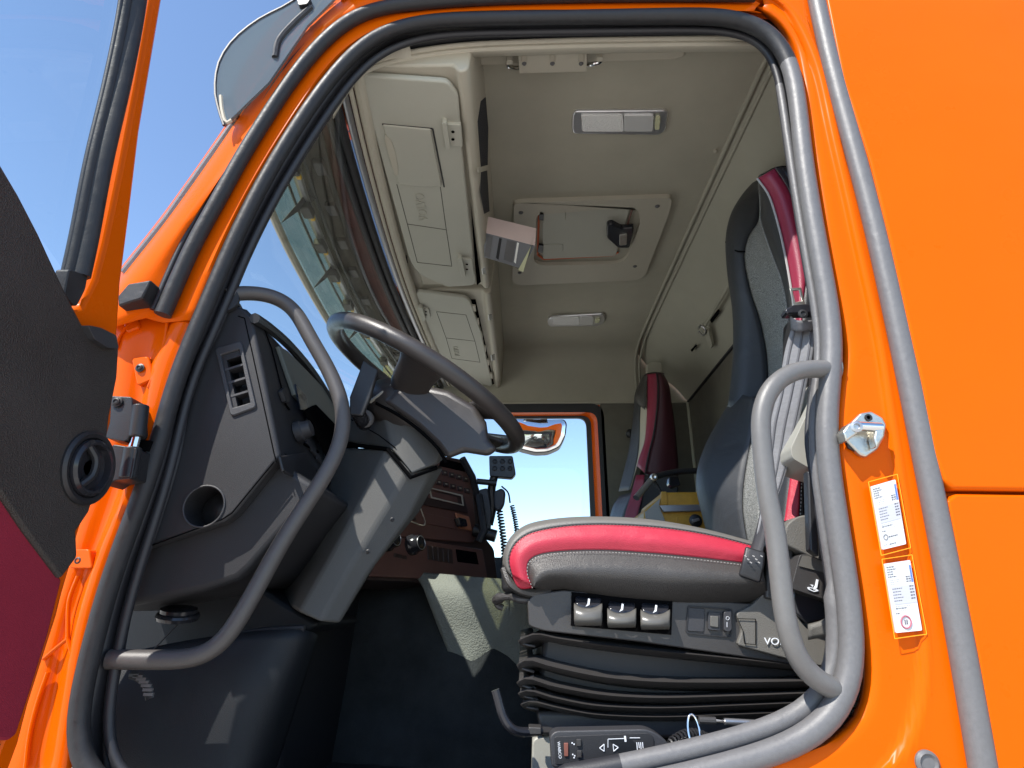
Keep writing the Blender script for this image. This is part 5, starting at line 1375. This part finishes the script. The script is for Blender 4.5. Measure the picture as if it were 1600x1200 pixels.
# ------------------------------------------------------------------ floor level bits: crank lever, remote control, steel rod with ring
lv = thing('floor_lever', W(800, 1120, 1.15), 'bent black rod lever standing in front of the seat bellows', 'lever')
MB().tube(relax(catmull(WL([(774, 1078, 1.10), (778, 1092, 1.10), (786, 1120, 1.10), (798, 1138, 1.10), (815, 1144, 1.11), (845, 1142, 1.13)]), 30), 3, False), .0075, 10).build('rod', 'gloss', lv)
MB().slab(PY(1.11), r2([(826, 1136), (846, 1137), (846, 1148), (826, 1148)], 2), .03).build('clamp', 'base', lv, bevel=.002)
rc = thing('remote_control', W(945, 1170, 1.05), 'dark hand remote with arrow buttons and coiled lead, clipped below the seat', 'remote control')
rp_ = PY(1.05)
MB().slab(rp_, r2([(859, 1150), (868, 1142), (1012, 1139), (1030, 1148), (1046, 1162), (1046, 1182), (1030, 1195), (866, 1200), (862, 1196)], [6, 6, 10, 10, 8, 8, 10, 6, 4]), .03, .004).build('case', 'dash2', rc, bevel=.006, bseg=3)
fcp = MB().slab(rp_, r2([(866, 1151), (1014, 1145), (1022, 1152), (1022, 1186), (1014, 1190), (868, 1195)], [4, 6, 6, 6, 6, 4]), -.004, .0055).build('face', 'dash', rc, bevel=.001)
MB().slab(rp_, [(952, 1156), (986, 1154), (1008, 1180), (1000, 1186), (972, 1188), (965, 1174)], -.0055, .0062).build('grey_field', 'kick', rc)
MB().slab(rp_, r2([(881, 1161), (888, 1161), (888, 1182), (882, 1182)], 1), -.0055, .008).build('button', mat('brown_button', (.20, .07, .05), .4), rc, bevel=.0006)
for (x, y) in ((901, 1155), (902, 1173)):
    MB().slab(rp_, r2([(x, y), (x + 7, y), (x + 7, y + 11), (x, y + 11)], 1), -.0055, .009).build('button', 'base', rc, bevel=.0006)
def arrow(pts):
    b = MB()
    P_ = [rp_(x, y, .0066) for x, y in pts]
    for a, c in zip(P_, P_[1:] + P_[:1]): b.tube([a, c], .0007, 5)
    b.build('arrow_mark', 'symbol', rc)
arrow([(937, 1169), (944, 1163), (944, 1174)])
arrow([(958, 1163), (966, 1168), (959, 1174)])
for a, c in (((950, 1155), (975, 1154)), ((950, 1155), (950, 1168)), ((984, 1153), (1000, 1153))):
    MB().tube([rp_(*a, .0064), rp_(*c, .0064)], .0005, 5).build('print_line', 'symbol', rc)
for k in range(4):
    MB().tube([rp_(995 + k * 3, 1160, .0066), rp_(996 + k * 3, 1172 - (k % 2) * 3, .0066)], .0008, 5).build('print_mark', 'symbol', rc)
MB().slab(rp_, [(975, 1150), (978, 1150), (979, 1159), (976, 1159)], -.0055, .0064).build('print_mark', 'symbol', rc)
for (x, y) in ((893, 1160), (896, 1162), (894, 1178), (897, 1180), (896, 1183)):
    MB().slab(rp_, [(x, y), (x + 2, y), (x + 2, y + 2), (x, y + 2)], -.0055, .0064).build('print_mark', 'symbol', rc)
o_, q_, u_ = rp_(874, 1172, .0058), rp_(875, 1182, .0058), rp_(884, 1172, .0058)
text('brand_letters', 'WABCO', o_, q_ - o_, u_ - o_, .006, 'symbol', rc, ext=.0002)
coil('coiled_lead', W(1046, 1166, 1.07), W(1110, 1160, 1.10), .009, 12, .0022, rc)
rd_ = thing('key_ring_rod', W(1160, 1130, 1.03), 'thin steel rod with a split ring hanging at its left end above the sill', 'rod')
MB().tube(WL([(1092, 1125, 1.02), (1118, 1126, 1.02)]), .0052, 10).build('sleeve', 'base', rd_)
MB().tube(WL([(1118, 1126, 1.02), (1132, 1127, 1.02)]), .0022, 10).build('tip', 'chrome', rd_)
MB().tube(WL([(1132, 1127, 1.02), (1280, 1136, 1.03)]), .0046, 12).build('rod', 'alu', rd_)
rc_ = W(1084, 1142, 1.02)
MB().tube([rc_ + V((math.cos(t * .2618) * .0085, math.sin(t * .2618) * .006, math.sin(t * .2618) * .021)) for t in range(24)], .0016, 8, closed=True).build('split_ring', 'chrome', rd_)

# ------------------------------------------------------------------ striker, labels on the rear pillar
st = thing('door_striker', W(1350, 678, .93), 'cast zinc door striker with steel pin bolted to the orange rear pillar', 'striker')
stp = PY(YS - .002)
MB().slab(stp, [(1318, 676), (1322, 668), (1345, 645), (1362, 642), (1380, 652), (1386, 664), (1383, 682), (1372, 702), (1354, 714), (1344, 710), (1324, 690)], .006, .006).build('base_plate', 'steel', st, bevel=.003, bseg=2)
MB().slab(stp, [(1317, 674), (1326, 662), (1342, 655), (1346, 664), (1342, 676), (1322, 690)], -.006, .030).build('lug', 'steel', st, bevel=.003)
MB().slab(stp, [(1370, 660), (1383, 662), (1382, 682), (1370, 700), (1366, 684)], -.006, .026).build('lug', 'steel', st, bevel=.003)
MB().cyl(stp(1340, 666, .024), stp(1376, 668, .020), .0078, 18).build('pin', 'chrome', st)
MB().lathe(stp(1338, 667, .030), (-.2, -1, 0), [(.009, -.004), (.009, .002), (.005, .003), (.004, .0)], 16).build('pin_head', 'alu', st)
for x, y in ((1356, 653), (1362, 691)):
    MB().lathe(stp(x, y, .005), (0, -1, 0), [(.006, 0), (.006, .003), (.0035, .003), (.003, .001)], 14).build('screw', 'rubber', st)
MB().slab(PY(YS - .0), [(1322, 690), (1336, 696), (1338, 706), (1326, 700)], .0, .004).build('gasket', 'black', st)

def label(name_label, c4, circle):
    """c4: corners tl, tr, br, bl in pixels"""
    pl = PY(YS - .0105)
    t = thing('type_label', pl((c4[0][0] + c4[2][0]) / 2, (c4[0][1] + c4[2][1]) / 2), name_label, 'label', 'labels on the rear pillar')
    MB().slab(pl, r2(c4, 2), .004, .0).build('paper', 'white', t, smooth=False)
    def uv(u, v, l=.0006):
        a = V((c4[0][0], c4[0][1])).lerp(V((c4[1][0], c4[1][1])), u); b_ = V((c4[3][0], c4[3][1])).lerp(V((c4[2][0], c4[2][1])), u)
        p = a.lerp(b_, v); return pl(p.x, p.y, l)
    def quad(b, u0, u1, v0, v1, l=.0006):
        b.add([uv(u0, v0, l), uv(u1, v0, l), uv(u1, v1, l), uv(u0, v1, l)], [(0, 1, 2, 3)])
    b = MB(); quad(b, .12, .98, .345, .60, .0004); b.build('grey_table', mat('pale_grey_print', (.46, .46, .50), .5), t, smooth=False)
    b = MB()
    rnd = random.Random(5)
    def words(u0, u1, v, h):
        u = u0
        while u < u1:
            w = rnd.uniform(.035, .09)
            quad(b, u, min(u + w, u1), v, v + h)
            u += w + .018
    for k in range(5): words(.05, .05 + rnd.uniform(.22, .36), .05 + k * .035, .012)
    for k in range(3): words(.10, .45, .245 + k * .03, .005); words(.72, .90, .215 + k * .033, .014)
    for k in range(5): words(.14, .14 + rnd.uniform(.3, .5), .37 + k * .043, .010); words(.80, .96, .352 + k * .043, .018)
    words(.14, .70, .625, .005); words(.14, .58, .65, .012); words(.14, .85, .69, .004); words(.12, .28, .72, .012)
    if not circle: words(.34, .74, .82, .016); words(.10, .22, .935, .008); words(.32, .60, .935, .012)
    tag(b.build('print', 'ink', t, smooth=False), kind='stuff')
    b = MB(); quad(b, .925, .975, .06, .31); 
    b2 = MB()
    for k in range(12): quad(b2, .915, .985, .07 + k * .020, .084 + k * .020)
    tag(b2.build('blue_print', 'blueink', t, smooth=False), kind='stuff')
    cu, cv = (.45, .86) if circle else (.22, .82)
    ru, rv_ = (.19, .088) if circle else (.085, .04)
    MB().tube([uv(cu + ru * math.cos(k * .3), cv + rv_ * math.sin(k * .3), .0008) for k in range(21)], .0011 if circle else .0004, 5, closed=True).build('printed_circle', mat('circle_ink', (.42, .12, .16), .5) if circle else 'ink', t)
    if circle:
        b = MB()
        for i in range(3):
            for j in range(2): quad(b, .39 + j * .075, .44 + j * .075, .825 + i * .025, .842 + i * .025)
        tag(b.build('circle_digits', 'ink', t, smooth=False), kind='stuff')
    # yellow outline around the label
    e = 8
    o4 = [(c4[0][0] - 4, c4[0][1] - 7), (c4[1][0] + 3, c4[1][1] - 8), (c4[2][0] + 7, c4[2][1] + 6), (c4[3][0] - 2, c4[3][1] + 9)]
    P_ = [PY(YS - .0095)(x, y) for x, y in o4]
    bb = MB()
    for a, c in zip(P_, P_[1:] + P_[:1]): bb.tube([a, c], .0006, 5)
    bb.build('outline', 'yelline', t)
label('white type label on the orange pillar just below the striker, upper of two', [(1361, 760), (1399, 749), (1416, 850), (1379, 859)], False)
label('white type label with a printed red circle, lower of two on the orange pillar', [(1382, 881), (1422, 875), (1441, 985), (1400, 989)], True)
hb = thing('pillar_bolt', W(1448, 1192, YS), 'round headed bolt at the bottom of the orange pillar', 'bolt')
MB().lathe(W(1448, 1192, YS - .006), (0, -1, 0), [(.016, -.01), (.016, .003), (.012, .006), (.009, .003), (.006, .003)], 22).build('head', 'rubber_grey', hb)

# ------------------------------------------------------------------ outside mirror beyond the far window
mr = thing('outside_mirror', W(850, 675, 3.55), 'wide convex mirror hanging outside the passenger window', 'mirror')
mp = PY(3.55)
mo = [(796, 652), (846, 657), (880, 656), (884, 662), (882, 680), (874, 697), (856, 705), (836, 706), (812, 700), (800, 690), (792, 670)]
cen = V((sum(p[0] for p in mo) / len(mo), sum(p[1] for p in mo) / len(mo), 0))
mb = MB()
ol = r2(mo, 5, 3)
rings = []
for k in range(7):
    t = 1 - k / 6.5
    rings.append([mp(cen.x + (x - cen.x) * t, cen.y + (y - cen.y) * t) + V((0, -.055 * (1 - t * t), 0)) for x, y in ol])
mb.loft(rings)
mb.build('glass', 'mirror', mr, angle=180)
MB().slab(PY(3.56), [(cen.x + (x - cen.x) * 1.05, cen.y + (y - cen.y) * 1.05) for x, y in ol], .09).build('shell', 'black', mr, bevel=.01)
MB().ring(PY(3.53), r2([(817, 644), (857, 643), (855, 656), (822, 657)], 3), r2([(827, 648), (847, 648), (846, 655), (829, 655)], 2), .04).build('bracket', 'black', mr, bevel=.004)
